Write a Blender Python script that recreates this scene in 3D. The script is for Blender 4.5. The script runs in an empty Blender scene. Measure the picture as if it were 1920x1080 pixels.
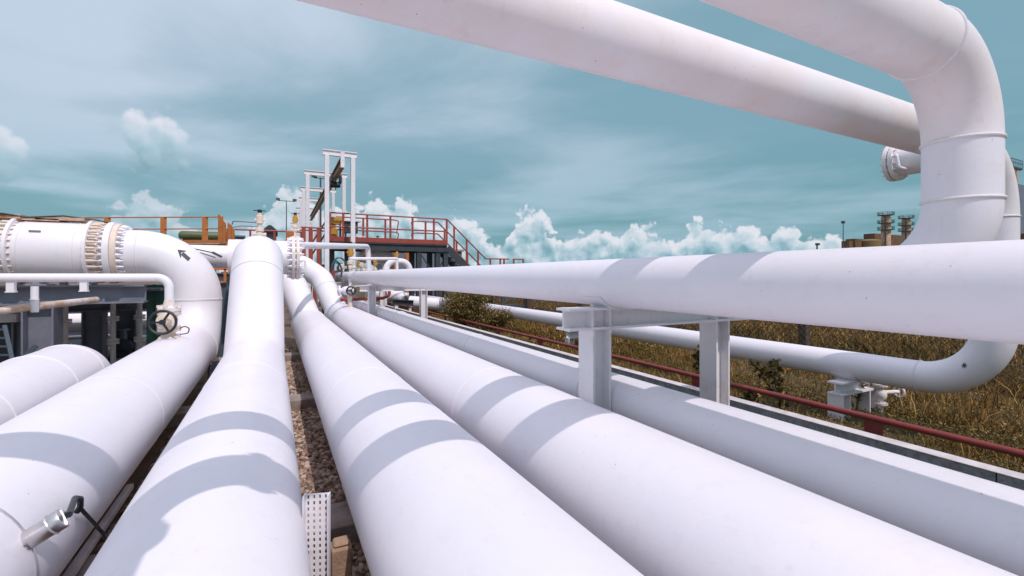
import bpy, math, random
import numpy as np
from mathutils import Vector, Matrix

C = bpy.context.scene.collection
SC = bpy.context.scene
random.seed(7); RNG = np.random.default_rng(7)

# ------------------------------------------------------------------ camera, light, sky
S = 0.4            # one unit of the layout = radius of the big pipes = 0.4 m
CZ = 1.84          # eye height above the gravel (m)
F = 865.0; VPX = 515.0; HY = 516.0
TH = math.atan((960 - VPX) / F); CT, ST = math.cos(TH), math.sin(TH)

cam_d = bpy.data.cameras.new('camera'); cam = bpy.data.objects.new('camera', cam_d); C.objects.link(cam)
cam.location = (0, 0, CZ); cam.rotation_euler = (math.radians(90), 0, -TH)
cam_d.sensor_width = 36; cam_d.lens = F / 1920 * 36
cam_d.shift_y = -(540 - HY) / 1920.0
cam_d.clip_start = 0.05; cam_d.clip_end = 5000
SC.camera = cam
SC.render.resolution_x = 1024; SC.render.resolution_y = 576
SC.view_settings.view_transform = 'Standard'; SC.view_settings.look = 'None'
SC.view_settings.exposure = 0.0; SC.view_settings.gamma = 1.0

SUN = Vector((0.12, -0.75, 1.0)).normalized()
sun_d = bpy.data.lights.new('sun', 'SUN'); sun = bpy.data.objects.new('sun', sun_d); C.objects.link(sun)
sun_d.energy = 2.65; sun_d.angle = math.radians(0.5); sun_d.color = (1.0, 0.905, 0.885)
sun.rotation_euler = SUN.to_track_quat('Z', 'Y').to_euler(); sun.location = (0, -5, 12)
SC.cycles.max_bounces = 6; SC.cycles.diffuse_bounces = 4


class NT:
    def __init__(s, tree): s.t = tree; s.n = tree.nodes; s.l = tree.links
    def put(s, inp, v):
        if v is None: return
        if hasattr(v, 'is_output'): s.l.new(v, inp)
        else: inp.default_value = v
    def m(s, op, a, b=None, c=None, clamp=False):
        n = s.n.new('ShaderNodeMath'); n.operation = op; n.use_clamp = clamp
        for i, v in enumerate((a, b, c)): s.put(n.inputs[i], v)
        return n.outputs[0]
    def vm(s, op, a, b=None):
        n = s.n.new('ShaderNodeVectorMath'); n.operation = op
        s.put(n.inputs[0], a)
        if op == 'SCALE': s.put(n.inputs[3], b)
        else: s.put(n.inputs[1], b)
        return n.outputs[0]
    def mix(s, f, a, b, blend='MIX'):
        n = s.n.new('ShaderNodeMix'); n.data_type = 'RGBA'; n.blend_type = blend
        s.put(n.inputs[0], f)
        for i, v in ((6, a), (7, b)):
            if isinstance(v, tuple) and len(v) == 3: v = v + (1,)
            s.put(n.inputs[i], v)
        return n.outputs[2]
    def noise(s, vec, scale, detail=4, rough=0.55, dist=0.0, dim='3D', out=0):
        n = s.n.new('ShaderNodeTexNoise'); n.noise_dimensions = dim; s.put(n.inputs['Vector'], vec)
        n.inputs['Scale'].default_value = scale; n.inputs['Detail'].default_value = detail
        n.inputs['Roughness'].default_value = rough; n.inputs['Distortion'].default_value = dist
        return n.outputs[out]
    def vor(s, vec, scale, smooth=0.6):
        n = s.n.new('ShaderNodeTexVoronoi'); n.voronoi_dimensions = '2D'; n.feature = 'SMOOTH_F1'; s.put(n.inputs['Vector'], vec)
        n.inputs['Scale'].default_value = scale; n.inputs['Smoothness'].default_value = smooth
        return n.outputs[0]
    def ramp(s, f, stops):
        n = s.n.new('ShaderNodeValToRGB'); s.put(n.inputs[0], f)
        e = n.color_ramp.elements
        while len(e) < len(stops): e.new(0.5)
        for k, (p, c) in enumerate(stops):
            e[k].position = p; e[k].color = (c if isinstance(c, tuple) else (c, c, c)) + (1,)
        return n.outputs[0]
    def smooth(s, v, a, b):
        n = s.n.new('ShaderNodeMapRange'); n.interpolation_type = 'SMOOTHSTEP'; s.put(n.inputs[0], v)
        n.inputs[1].default_value = a; n.inputs[2].default_value = b
        return n.outputs[0]
    def lin(s, v, a, b, c=0.0, d=1.0):
        n = s.n.new('ShaderNodeMapRange'); s.put(n.inputs[0], v)
        n.inputs[1].default_value = a; n.inputs[2].default_value = b
        n.inputs[3].default_value = c; n.inputs[4].default_value = d
        return n.outputs[0]
    def xyz(s, x, y, z):
        n = s.n.new('ShaderNodeCombineXYZ')
        for i, v in enumerate((x, y, z)): s.put(n.inputs[i], v)
        return n.outputs[0]


def px_dir(px, py):
    r = (px - 960) / F; z = -(py - HY) / F
    return Vector((r * CT + ST, -r * ST + CT, z))


def build_world():
    w = bpy.data.worlds.new('World'); SC.world = w; w.use_nodes = True
    T = NT(w.node_tree); T.n.clear()
    out = T.n.new('ShaderNodeOutputWorld'); bg = T.n.new('ShaderNodeBackground')
    T.l.new(bg.outputs[0], out.inputs[0]); bg.inputs['Strength'].default_value = 0.1
    sky = T.n.new('ShaderNodeTexSky'); sky.sky_type = 'NISHITA'; sky.sun_disc = False
    sky.sun_elevation = math.asin(SUN.z); sky.sun_rotation = math.atan2(SUN.x, SUN.y)
    sky.air_density = 1.0; sky.dust_density = 1.5
    tc = T.n.new('ShaderNodeTexCoord'); d = tc.outputs['Generated']
    sp = T.n.new('ShaderNodeSeparateXYZ'); T.l.new(d, sp.inputs[0])
    X, Y, Z = sp.outputs
    hyp = T.m('SQRT', T.m('ADD', T.m('MULTIPLY', X, X), T.m('MULTIPLY', Y, Y)))
    el = T.m('DIVIDE', Z, T.m('MAXIMUM', hyp, 0.001))       # tan of the elevation
    az = T.m('ARCTAN2', X, Y)
    # high, stretched cloud deck seen on a flat layer overhead
    zz = T.m('ADD', T.m('MAXIMUM', Z, 0.0), 0.10)
    flat = T.xyz(T.m('DIVIDE', X, zz), T.m('DIVIDE', Y, zz), 0.0)
    rot = T.n.new('ShaderNodeVectorRotate'); rot.rotation_type = 'Z_AXIS'; T.l.new(flat, rot.inputs[0]); rot.inputs['Angle'].default_value = 0.75
    st = T.vm('MULTIPLY', rot.outputs[0], (0.58, 0.80, 1.0))
    n1 = T.noise(st, 1.0, 6, 0.53, 0.2, '2D')
    n2 = T.noise(T.vm('ADD', st, (4.1, 2.6, 0)), 0.55, 3, 0.5, 0.3, '2D')
    deck = T.m('ADD', T.m('MULTIPLY', n1, 0.55), T.m('MULTIPLY', n2, 0.45))
    deck = T.smooth(deck, 0.38, 0.61)
    # veil is thicker to the left (west) of the picture, thinner over the right middle
    west = T.smooth(az, 0.85, -0.15)
    deck = T.m('MULTIPLY', deck, T.lin(west, 0, 1, 0.66, 0.90))
    deck = T.m('ADD', deck, T.m('MULTIPLY', west, 0.15), clamp=True)
    low = T.smooth(el, 0.36, 0.06)                          # teal band towards the horizon
    blue = T.mix(low, (2.3, 4.15, 5.05), (1.45, 3.45, 4.0))
    tint = T.mix(0.88, sky.outputs[0], blue)
    veil = T.mix(low, (5.4, 6.45, 7.8), (3.9, 5.6, 6.75))
    col = T.mix(deck, tint, veil)
    # bright overcast overhead, out of the frame: the main source of shade light
    top = T.smooth(el, 0.75, 2.4)
    col = T.mix(top, col, (11.6, 10.7, 13.6))
    # cumulus heaps along the horizon
    env = [(-60, 120), (60, 100), (190, 120), (225, 140), (285, 160), (340, 120), (420, 95), (500, 120), (545, 172), (600, 135), (660, 130),
           (705, 165), (728, 140), (757, 150), (800, 112), (860, 118), (905, 100), (932, 62), (955, 88), (1000, 128), (1035, 84), (1060, 70), (1100, 96), (1150, 84), (1200, 100),
           (1240, 90), (1275, 76), (1310, 112), (1360, 94), (1405, 106), (1432, 86), (1475, 106), (1515, 84), (1560, 80), (1610, 66), (1690, 56), (1800, 62), (1980, 60)]
    A0, A1 = -0.62, 1.40
    fc = T.n.new('ShaderNodeFloatCurve')
    ae = T.xyz(az, el, 0.0)
    wob = T.noise(ae, 26.0, 2, 0.6, dim='2D')
    azw = T.m('ADD', az, T.m('MULTIPLY', T.m('SUBTRACT', wob, 0.5), 0.05))
    T.l.new(T.lin(azw, A0, A1), fc.inputs['Value'])
    cv = fc.mapping.curves[0]
    pts = []
    for px, h in env:
        v = px_dir(px, HY); pts.append(((math.atan2(v.x, v.y) - A0) / (A1 - A0), h / F / math.hypot(v.x, v.y) / 0.22))
    pts.sort()
    while len(cv.points) < len(pts): cv.points.new(0.5, 0.5)
    for p, (x, y) in zip(cv.points, pts): p.location = (x, y); p.handle_type = 'AUTO'
    fc.mapping.update()
    envh = T.m('MULTIPLY', fc.outputs[0], 0.22)
    qn = T.noise(ae, 34, 2, dim='2D', out=1)
    q = T.vm('ADD', ae, T.vm('SCALE', T.vm('SUBTRACT', qn, (0.5, 0.5, 0.5)), 0.009))
    def puff(v):
        a = T.m('SUBTRACT', 0.75, T.vor(v, 24.0, 0.35)); b = T.m('SUBTRACT', 0.75, T.vor(v, 58.0, 0.35)); c = T.m('SUBTRACT', 0.75, T.vor(v, 130.0, 0.4))
        f = T.noise(v, 60, 4, 0.6, dim='2D')
        return T.m('ADD', T.m('ADD', T.m('MULTIPLY', a, 0.50), T.m('MULTIPLY', b, 0.32)), T.m('ADD', T.m('MULTIPLY', c, 0.16), T.m('MULTIPLY', f, 0.20)))
    p0 = puff(q)
    def soft(v):
        a = T.m('SUBTRACT', 0.75, T.vor(v, 24.0, 0.5)); b = T.m('SUBTRACT', 0.75, T.vor(v, 58.0, 0.5)); f = T.noise(v, 30, 4, 0.55, dim='2D')
        return T.m('ADD', T.m('ADD', T.m('MULTIPLY', a, 0.55), T.m('MULTIPLY', b, 0.22)), T.m('MULTIPLY', f, 0.5))
    q2 = T.vm('ADD', ae, T.vm('SCALE', T.vm('SUBTRACT', qn, (0.5, 0.5, 0.5)), 0.016))
    s0 = soft(q2); s1 = soft(T.vm('ADD', q2, (0.007, 0.013, 0)))
    hgt = T.m('SUBTRACT', T.m('ADD', T.m('MULTIPLY', envh, 1.0), T.m('MULTIPLY', T.m('SUBTRACT', p0, 0.56), 0.070)), el)
    a = T.smooth(hgt, -0.003, 0.011)
    lit = T.m('ADD', T.m('MULTIPLY', T.m('SUBTRACT', s0, s1), 1.25), 0.43)
    lit = T.m('ADD', lit, T.m('MULTIPLY', T.smooth(hgt, 0.06, 0.0), 0.34))
    lit = T.m('ADD', lit, T.m('MULTIPLY', T.smooth(el, 0.0, 0.13), 0.22))
    lit = T.m('MULTIPLY', lit, 1.0, clamp=True)
    cc = T.ramp(lit, [(0.0, (0.14, 0.31, 0.37)), (0.35, (0.27, 0.46, 0.54)), (0.68, (0.50, 0.64, 0.72)), (1.0, (0.78, 0.80, 0.87))])
    cc = T.vm('SCALE', cc, 10.0)
    # heaps are hazier at the left of the picture
    a = T.m('MULTIPLY', a, T.lin(T.smooth(az, -0.30, 0.12), 0, 1, 0.45, 0.94))
    col = T.mix(a, col, cc)
    # single puff high at the left
    c0 = px_dir(288, 262); caz = math.atan2(c0.x, c0.y); cel = c0.z / math.hypot(c0.x, c0.y)
    for (cpx, cpy, rx, ry, dn) in ((290, 264, 0.066, 0.066, 1.0), (-4, 292, 0.034, 0.05, 0.75)):
        c0 = px_dir(cpx, cpy); caz = math.atan2(c0.x, c0.y); cel = c0.z / math.hypot(c0.x, c0.y)
        u = T.m('DIVIDE', T.m('SUBTRACT', az, caz), rx); v = T.m('DIVIDE', T.m('SUBTRACT', el, cel), ry)
        rr = T.m('SQRT', T.m('ADD', T.m('MULTIPLY', u, u), T.m('MULTIPLY', v, v)))
        k = T.m('SUBTRACT', T.m('ADD', 1.0, T.m('MULTIPLY', T.m('SUBTRACT', s0, 0.60), 1.3)), rr)
        ka = T.m('MULTIPLY', T.smooth(k, 0.0, 0.42), dn)
        kl = T.m('ADD', T.m('MULTIPLY', v, 0.62), T.m('ADD', 0.56, T.m('MULTIPLY', T.m('SUBTRACT', s0, s1), 0.45)), clamp=True)
        kc = T.vm('SCALE', T.ramp(kl, [(0.0, (0.20, 0.36, 0.43)), (0.5, (0.42, 0.58, 0.68)), (1.0, (0.74, 0.77, 0.86))]), 10.0)
        col = T.mix(ka, col, kc)
    T.l.new(col, bg.inputs['Color'])
build_world()

# ------------------------------------------------------------------ materials
MATS = {}
def material(name, base, rough=0.5, metal=0.0, var=None, vscale=6.0, bump=0.0, bscale=60.0, dirt=None, dscale=2.0, damt=0.3, island=None, spec=0.5, tint=None, specks=False):
    m = bpy.data.materials.new(name); m.use_nodes = True; T = NT(m.node_tree)
    b = T.n['Principled BSDF']; tc = T.n.new('ShaderNodeTexCoord'); v = tc.outputs['Object']
    col = base + (1,)
    if island:
        g = T.n.new('ShaderNodeNewGeometry')
        col = T.ramp(g.outputs['Random Per Island'], island)
        if tint:
            f = T.smooth(T.noise(v, 0.55, 3, 0.55), 0.40, 0.60); col = T.mix(f, col, tint, 'MULTIPLY')
    if var:
        f = T.smooth(T.noise(v, vscale, 5, 0.6), 0.35, 0.68)
        col = T.mix(f, col, var)
    if dirt:
        f = T.m('MULTIPLY', T.smooth(T.noise(v, dscale, 8, 0.68), 0.52, 0.72), damt)
        col = T.mix(f, col, dirt)
    if specks:
        f = T.m('MULTIPLY', T.smooth(T.noise(v, 38, 2, 0.5), 0.765, 0.785), 0.7); col = T.mix(f, col, (0.33, 0.24, 0.18))
        f = T.m('MULTIPLY', T.smooth(T.noise(T.vm('MULTIPLY', v, (1, 1, 0.25)), 16, 3, 0.6), 0.60, 0.80), 0.35); col = T.mix(f, col, (0.66, 0.60, 0.60))
    T.put(b.inputs['Base Color'], col)
    b.inputs['Roughness'].default_value = rough; b.inputs['Metallic'].default_value = metal
    b.inputs['Specular IOR Level'].default_value = spec
    if bump:
        bn = T.n.new('ShaderNodeBump'); bn.inputs['Strength'].default_value = bump; bn.inputs['Distance'].default_value = 0.01
        T.l.new(T.noise(v, bscale, 5, 0.6), bn.inputs['Height']); T.l.new(bn.outputs[0], b.inputs['Normal'])
    MATS[name] = m
    return m

M = {}
M['white'] = material('white_pipe_paint', (0.80, 0.768, 0.805), 0.42, var=(0.77, 0.745, 0.79), vscale=1.7, bump=0.10, bscale=45, dirt=(0.62, 0.52, 0.46), dscale=9, damt=0.16, specks=True)
M['over'] = material('streaked_white_paint', (0.81, 0.77, 0.79), 0.45, var=(0.80, 0.72, 0.705), vscale=2.6, bump=0.10, bscale=45, dirt=(0.70, 0.50, 0.42), dscale=7, damt=0.30, specks=True)
M['weld'] = material('white_weld_paint', (0.78, 0.74, 0.75), 0.5, bump=0.5, bscale=120, dirt=(0.62, 0.42, 0.30), dscale=14, damt=0.25)
M['steel_w'] = material('white_steel_paint', (0.79, 0.76, 0.785), 0.45, var=(0.75, 0.73, 0.76), vscale=3, bump=0.08, bscale=40, dirt=(0.48, 0.27, 0.15), dscale=7, damt=0.28)
M['flange'] = material('stained_flange_paint', (0.76, 0.71, 0.71), 0.5, var=(0.70, 0.61, 0.55), vscale=5, bump=0.15, bscale=50, dirt=(0.5, 0.3, 0.15), dscale=8, damt=0.5)
M['steel_g'] = material('grey_steel_paint', (0.20, 0.21, 0.26), 0.5, var=(0.15, 0.16, 0.20), vscale=3, dirt=(0.25, 0.16, 0.1), dscale=6, damt=0.4)
M['steel_d'] = material('dark_navy_steel', (0.030, 0.040, 0.055), 0.55, var=(0.05, 0.055, 0.06), vscale=4)
M['red'] = material('red_oxide_paint', (0.34, 0.055, 0.036), 0.5, var=(0.26, 0.05, 0.038), vscale=5, dirt=(0.34, 0.15, 0.08), dscale=7, damt=0.5, bump=0.1)
M['rail'] = material('dark_red_paint', (0.25, 0.034, 0.028), 0.5, var=(0.19, 0.032, 0.027), vscale=5, dirt=(0.25, 0.10, 0.06), dscale=7, damt=0.4)
M['orange'] = material('orange_paint', (0.52, 0.17, 0.035), 0.5, var=(0.42, 0.15, 0.04), vscale=5, dirt=(0.25, 0.12, 0.06), dscale=7, damt=0.4)
M['yellow'] = material('yellow_paint', (0.58, 0.31, 0.04), 0.45, var=(0.48, 0.24, 0.04), vscale=8, dirt=(0.2, 0.1, 0.05), dscale=12, damt=0.4)
M['cream'] = material('weathered_cream_paint', (0.75, 0.65, 0.57), 0.5, var=(0.70, 0.56, 0.45), vscale=7, bump=0.1, dirt=(0.40, 0.25, 0.15), dscale=9, damt=0.35)
M['ochre'] = material('ochre_beam_paint', (0.24, 0.15, 0.055), 0.55, var=(0.18, 0.11, 0.05), vscale=4)
M['green'] = material('green_paint', (0.01, 0.10, 0.07), 0.5, var=(0.012, 0.08, 0.06), vscale=4)
M['olive'] = material('olive_paint', (0.10, 0.12, 0.045), 0.45, var=(0.08, 0.10, 0.04), vscale=4)
M['black'] = material('black_rubber', (0.012, 0.014, 0.018), 0.45, bump=0.1)
M['teal'] = material('teal_hose_rubber', (0.02, 0.09, 0.11), 0.4)
M['chrome'] = material('stainless_steel', (0.66, 0.63, 0.63), 0.33, 1.0, bump=0.05)
M['plate'] = material('grey_nameplate', (0.30, 0.29, 0.32), 0.4, 0.3)
M['ink'] = material('dark_marking_paint', (0.06, 0.065, 0.075), 0.5)
M['concrete'] = material('concrete', (0.36, 0.31, 0.28), 0.85, var=(0.27, 0.22, 0.19), vscale=5, bump=0.5, bscale=60, dirt=(0.20, 0.12, 0.07), dscale=5, damt=0.7)
M['block'] = material('mossy_concrete', (0.40, 0.27, 0.18), 0.9, var=(0.28, 0.18, 0.12), vscale=6, bump=0.6, bscale=70, dirt=(0.30, 0.17, 0.05), dscale=10, damt=0.8)
M['coping'] = material('pale_coping', (0.62, 0.58, 0.58), 0.8, var=(0.50, 0.46, 0.46), vscale=7, bump=0.3, bscale=60, dirt=(0.3, 0.2, 0.14), dscale=6, damt=0.5)
M['galv'] = material('mottled_galvanised_sheet', (0.19, 0.225, 0.25), 0.5, 0.2, var=(0.31, 0.35, 0.38), vscale=22, dirt=(0.10, 0.115, 0.125), dscale=30, damt=0.8)
M['soil'] = material('dry_soil', (0.16, 0.105, 0.065), 0.95, var=(0.10, 0.07, 0.045), vscale=2.5, bump=0.8, bscale=25)
M['field'] = material('field_soil', (0.085, 0.062, 0.022), 0.95, var=(0.06, 0.048, 0.018), vscale=1.2, bump=0.8, bscale=12)
M['stone'] = material('gravel_stone', (0.3, 0.2, 0.15), 0.9, island=[(0.0, (0.13, 0.09, 0.075)), (0.35, (0.30, 0.20, 0.145)), (0.7, (0.46, 0.33, 0.24)), (1.0, (0.62, 0.52, 0.44))], bump=0.3, bscale=80)
M['grass'] = material('dry_grass_blades', (0.1, 0.08, 0.03), 0.7, spec=0.25, tint=(0.80, 0.86, 0.70), island=[(0.0, (0.055, 0.044, 0.012)), (0.3, (0.14, 0.090, 0.024)), (0.6, (0.28, 0.145, 0.036)), (0.88, (0.42, 0.225, 0.06)), (1.0, (0.58, 0.38, 0.16))])
M['leaf'] = material('olive_leaf', (0.08, 0.07, 0.02), 0.55, spec=0.35, tint=(0.80, 0.88, 0.72), island=[(0.0, (0.045, 0.040, 0.012)), (0.5, (0.125, 0.090, 0.024)), (0.85, (0.26, 0.155, 0.040)), (1.0, (0.44, 0.29, 0.10))])
M['twig'] = material('brown_twig', (0.09, 0.06, 0.035), 0.8)
M['wire'] = material('rusty_wire', (0.13, 0.09, 0.065), 0.6, 0.3)
M['postw'] = material('dark_brown_post', (0.06, 0.042, 0.035), 0.85, var=(0.10, 0.075, 0.06), vscale=9, bump=0.4)
M['brownwall'] = material('brown_cladding', (0.17, 0.085, 0.04), 0.75, var=(0.11, 0.06, 0.035), vscale=0.6, dirt=(0.28, 0.16, 0.05), dscale=0.4, damt=0.6)
M['slate'] = material('slate_cladding', (0.15, 0.18, 0.22), 0.7, var=(0.13, 0.155, 0.19), vscale=1.2)
M['rustsheet'] = material('rusty_insulation', (0.38, 0.20, 0.10), 0.6, var=(0.62, 0.44, 0.32), vscale=5, bump=0.4, bscale=20)
M['lamp'] = material('grey_lamp_housing', (0.10, 0.10, 0.11), 0.5, 0.3)
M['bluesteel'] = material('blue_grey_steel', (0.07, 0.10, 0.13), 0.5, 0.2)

# ------------------------------------------------------------------ mesh collector (layout units, camera at the origin)
def at(px, py=None, X=None, Y=None, Z=None):
    v = px_dir(px, HY if py is None else py)
    if X is not None: v = v * (X / v.x)
    elif Y is not None: v = v * (Y / v.y)
    else: v = v * (Z / v.z)
    return v
def V(*a): return Vector(a)
def frame(ax, up=None):
    ax = ax.normalized()
    up = Vector(up) if up is not None else (V(0, 0, 1) if abs(ax.z) < 0.95 else V(0, 1, 0))
    s = ax.cross(up).normalized()
    return s, s.cross(ax).normalized()

class MB:
    def __init__(s): s.v = []; s.f = []
    def add(s, vs, fs):
        o = len(s.v); s.v += [tuple(p) for p in vs]; s.f += [tuple(i + o for i in f) for f in fs]; return s
    def box(s, c, size, rot=None):
        c = Vector(c); h = [x / 2 for x in size]; vs = []
        for z in (-1, 1):
            for y in (-1, 1):
                for x in (-1, 1):
                    p = V(x * h[0], y * h[1], z * h[2]); vs.append(c + (rot @ p if rot else p))
        return s.add(vs, [(0, 2, 3, 1), (4, 5, 7, 6), (0, 1, 5, 4), (2, 6, 7, 3), (0, 4, 6, 2), (1, 3, 7, 5)])
    def bbox(s, a, b):
        return s.box([(p + q) / 2 for p, q in zip(a, b)], [abs(p - q) for p, q in zip(a, b)])
    def bar(s, a, b, w, h, up=None):
        a, b = Vector(a), Vector(b); sd, u = frame(b - a, up); vs = []
        for p in (a, b):
            for i, j in ((-1, -1), (1, -1), (1, 1), (-1, 1)): vs.append(p + sd * (i * w / 2) + u * (j * h / 2))
        return s.add(vs, [(3, 2, 1, 0), (4, 5, 6, 7)] + [(i, (i + 1) % 4, (i + 1) % 4 + 4, i + 4) for i in range(4)])
    def prof(s, a, b, pts, up=None):
        a, b = Vector(a), Vector(b); sd, u = frame(b - a, up); n = len(pts)
        vs = [p + sd * x + u * y for p in (a, b) for x, y in pts]
        return s.add(vs, [tuple(range(n - 1, -1, -1)), tuple(range(n, 2 * n))] + [(i, (i + 1) % n, (i + 1) % n + n, i + n) for i in range(n)])
    def ibeam(s, a, b, w, h, tf, tw, up=None):
        W, H, t = w / 2, h / 2, tw / 2
        return s.prof(a, b, [(-W, -H), (W, -H), (W, -H + tf), (t, -H + tf), (t, H - tf), (W, H - tf), (W, H), (-W, H), (-W, H - tf), (-t, H - tf), (-t, -H + tf), (-W, -H + tf)], up)
    def cyl(s, a, b, r0, r1=None, n=24, caps=True):
        a, b = Vector(a), Vector(b); r1 = r0 if r1 is None else r1; sd, u = frame(b - a)
        vs = [p + sd * (r * math.cos(2 * math.pi * k / n)) + u * (r * math.sin(2 * math.pi * k / n)) for p, r in ((a, r0), (b, r1)) for k in range(n)]
        fs = [(i, (i + 1) % n, (i + 1) % n + n, i + n) for i in range(n)]
        if caps: fs += [tuple(range(n - 1, -1, -1)), tuple(range(n, 2 * n))]
        return s.add(vs, fs)
    def lathe(s, c, ax, prof, n=28):
        c, ax = Vector(c), Vector(ax).normalized(); sd, u = frame(ax); vs = []; fs = []
        for r, z in prof:
            for k in range(n):
                t = 2 * math.pi * k / n; vs.append(c + ax * z + sd * (r * math.cos(t)) + u * (r * math.sin(t)))
        for j in range(len(prof) - 1):
            for k in range(n):
                fs.append((j * n + k, j * n + (k + 1) % n, (j + 1) * n + (k + 1) % n, (j + 1) * n + k))
        fs += [tuple(range(n - 1, -1, -1)), tuple(range((len(prof) - 1) * n, len(prof) * n))]
        return s.add(vs, fs)
    def tube(s, pts, r, n=12, bend=0.0, caps=True, step=8):
        path = fillet(pts, bend, step)[0] if bend else [Vector(p) for p in pts]
        return s.sweep(path, r, n, caps)
    def sweep(s, path, r, n, caps=True):
        m = len(path); rs = r if isinstance(r, (list, tuple)) else [r] * m
        tang = [(path[min(i + 1, m - 1)] - path[max(i - 1, 0)]).normalized() for i in range(m)]
        sd, u = frame(tang[0]); vs = []; fs = []
        for i in range(m):
            if i:
                q = tang[i - 1].rotation_difference(tang[i]); u = q @ u
                u = (u - tang[i] * u.dot(tang[i])).normalized()
            sd = tang[i].cross(u).normalized()
            for k in range(n):
                t = 2 * math.pi * k / n; vs.append(path[i] + sd * (rs[i] * math.cos(t)) + u * (rs[i] * math.sin(t)))
        for i in range(m - 1):
            for k in range(n): fs.append((i * n + k, i * n + (k + 1) % n, (i + 1) * n + (k + 1) % n, (i + 1) * n + k))
        if caps: fs += [tuple(range(n - 1, -1, -1)), tuple(range((m - 1) * n, m * n))]
        return s.add(vs, fs)
    def torus(s, c, ax, R, r, n=48, k=8):
        c, ax = Vector(c), Vector(ax).normalized(); sd, u = frame(ax); vs = []; fs = []
        for i in range(n):
            a = 2 * math.pi * i / n; d = sd * math.cos(a) + u * math.sin(a)
            for j in range(k):
                b = 2 * math.pi * j / k; vs.append(c + d * (R + r * math.cos(b)) + ax * (r * math.sin(b)))
        for i in range(n):
            for j in range(k): fs.append((i * k + j, ((i + 1) % n) * k + j, ((i + 1) % n) * k + (j + 1) % k, i * k + (j + 1) % k))
        return s.add(vs, fs)
    def ball(s, c, r, n=16, m=10):
        r = r if isinstance(r, (tuple, list)) else (r, r, r); c = Vector(c)
        vs = [c + V(0, 0, r[2])]; fs = []
        for j in range(1, m):
            p = math.pi * j / m
            for k in range(n):
                t = 2 * math.pi * k / n; vs.append(c + V(r[0] * math.sin(p) * math.cos(t), r[1] * math.sin(p) * math.sin(t), r[2] * math.cos(p)))
        vs.append(c - V(0, 0, r[2]))
        for k in range(n): fs.append((0, 1 + k, 1 + (k + 1) % n)); fs.append((len(vs) - 1, 1 + (m - 2) * n + (k + 1) % n, 1 + (m - 2) * n + k))
        for j in range(m - 2):
            for k in range(n): fs.append((1 + j * n + k, 1 + (j + 1) * n + k, 1 + (j + 1) * n + (k + 1) % n, 1 + j * n + (k + 1) % n))
        return s.add(vs, fs)
    def build(s, name, mat, parent=None, origin=None, bevel=0.0):
        me = bpy.data.meshes.new(name)
        o = bpy.data.objects.new(name, me); C.objects.link(o)
        if parent is not None:
            org = wloc(parent); o.parent = parent
        else:
            org = w2(origin if origin is not None else base_of(s.v)); o.location = org
        me.from_pydata([tuple(w2(p) - org) for p in s.v], [], s.f)
        me.materials.append(mat); me.validate()
        me.shade_smooth(); me.set_sharp_from_angle(angle=math.radians(38))
        if bevel:
            b = o.modifiers.new('bevel', 'BEVEL'); b.width = bevel * S; b.segments = 2; b.limit_method = 'ANGLE'; b.harden_normals = False
        return o

def w2(p): return Vector((p[0] * S, p[1] * S, CZ + p[2] * S))
def wloc(o):
    l = Vector(o.location)
    while o.parent is not None: o = o.parent; l += Vector(o.location)
    return l
def base_of(vs):
    a = np.array(vs); lo, hi = a.min(0), a.max(0)
    return ((lo[0] + hi[0]) / 2, (lo[1] + hi[1]) / 2, lo[2])

def fillet(pts, R, step=10):
    """round the corners of a polyline; returns path and list of (point, tangent) where arcs start and end"""
    pts = [Vector(p) for p in pts]; path = [pts[0]]; seams = []
    for i in range(1, len(pts) - 1):
        a, b, c = pts[i - 1], pts[i], pts[i + 1]; r = R[i - 1] if isinstance(R, (list, tuple)) else R
        d0 = (b - a).normalized(); d1 = (c - b).normalized(); ang = d0.angle(d1)
        if ang < 1e-3: continue
        t = r * math.tan(ang / 2); p0 = b - d0 * t
        nrm = (d1 - d0 * d1.dot(d0)).normalized(); cen = p0 + nrm * r
        k = max(4, int(step * ang / 1.57) + 1)
        for j in range(k + 1):
            th = ang * j / k; path.append(cen - nrm * (r * math.cos(th)) + d0 * (r * math.sin(th)))
        seams += [(p0, d0), (b + d1 * t, d1)]
    path.append(pts[-1])
    return path, seams

def tag(o, label, cat, group=None, kind=None):
    o['label'] = label; o['category'] = cat
    if group: o['group'] = group
    if kind: o['kind'] = kind
    return o
def structure(o): o['kind'] = 'structure'; return o
def empty(name, label, cat, loc, group=None):
    o = bpy.data.objects.new(name, None); C.objects.link(o); o.location = w2(loc); o.empty_display_size = 0.1
    return tag(o, label, cat, group)
def copy_tree(o, parent=None):
    c = o.copy(); C.objects.link(c); c.parent = parent
    for ch in list(o.children): copy_tree(ch, c)
    return c

def pipe(name, label, pts, r, bend, cat='pipe', group=None, seams=True, extra=(), mat='white', n=64, radii=None, step=18):
    path, sm = fillet(pts, bend, step)
    mb = MB(); mb.sweep(path, r, n)
    o = mb.build(name, M[mat], origin=path[-1])
    tag(o, label, cat, group)
    if seams:
        for p, d in list(sm) + [(Vector(a), Vector(b)) for a, b in extra]:
            MB().torus(p, d, r + 0.002, 0.020, 64, 8).build('weld_seam', M['weld'], o)
    return o

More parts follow.
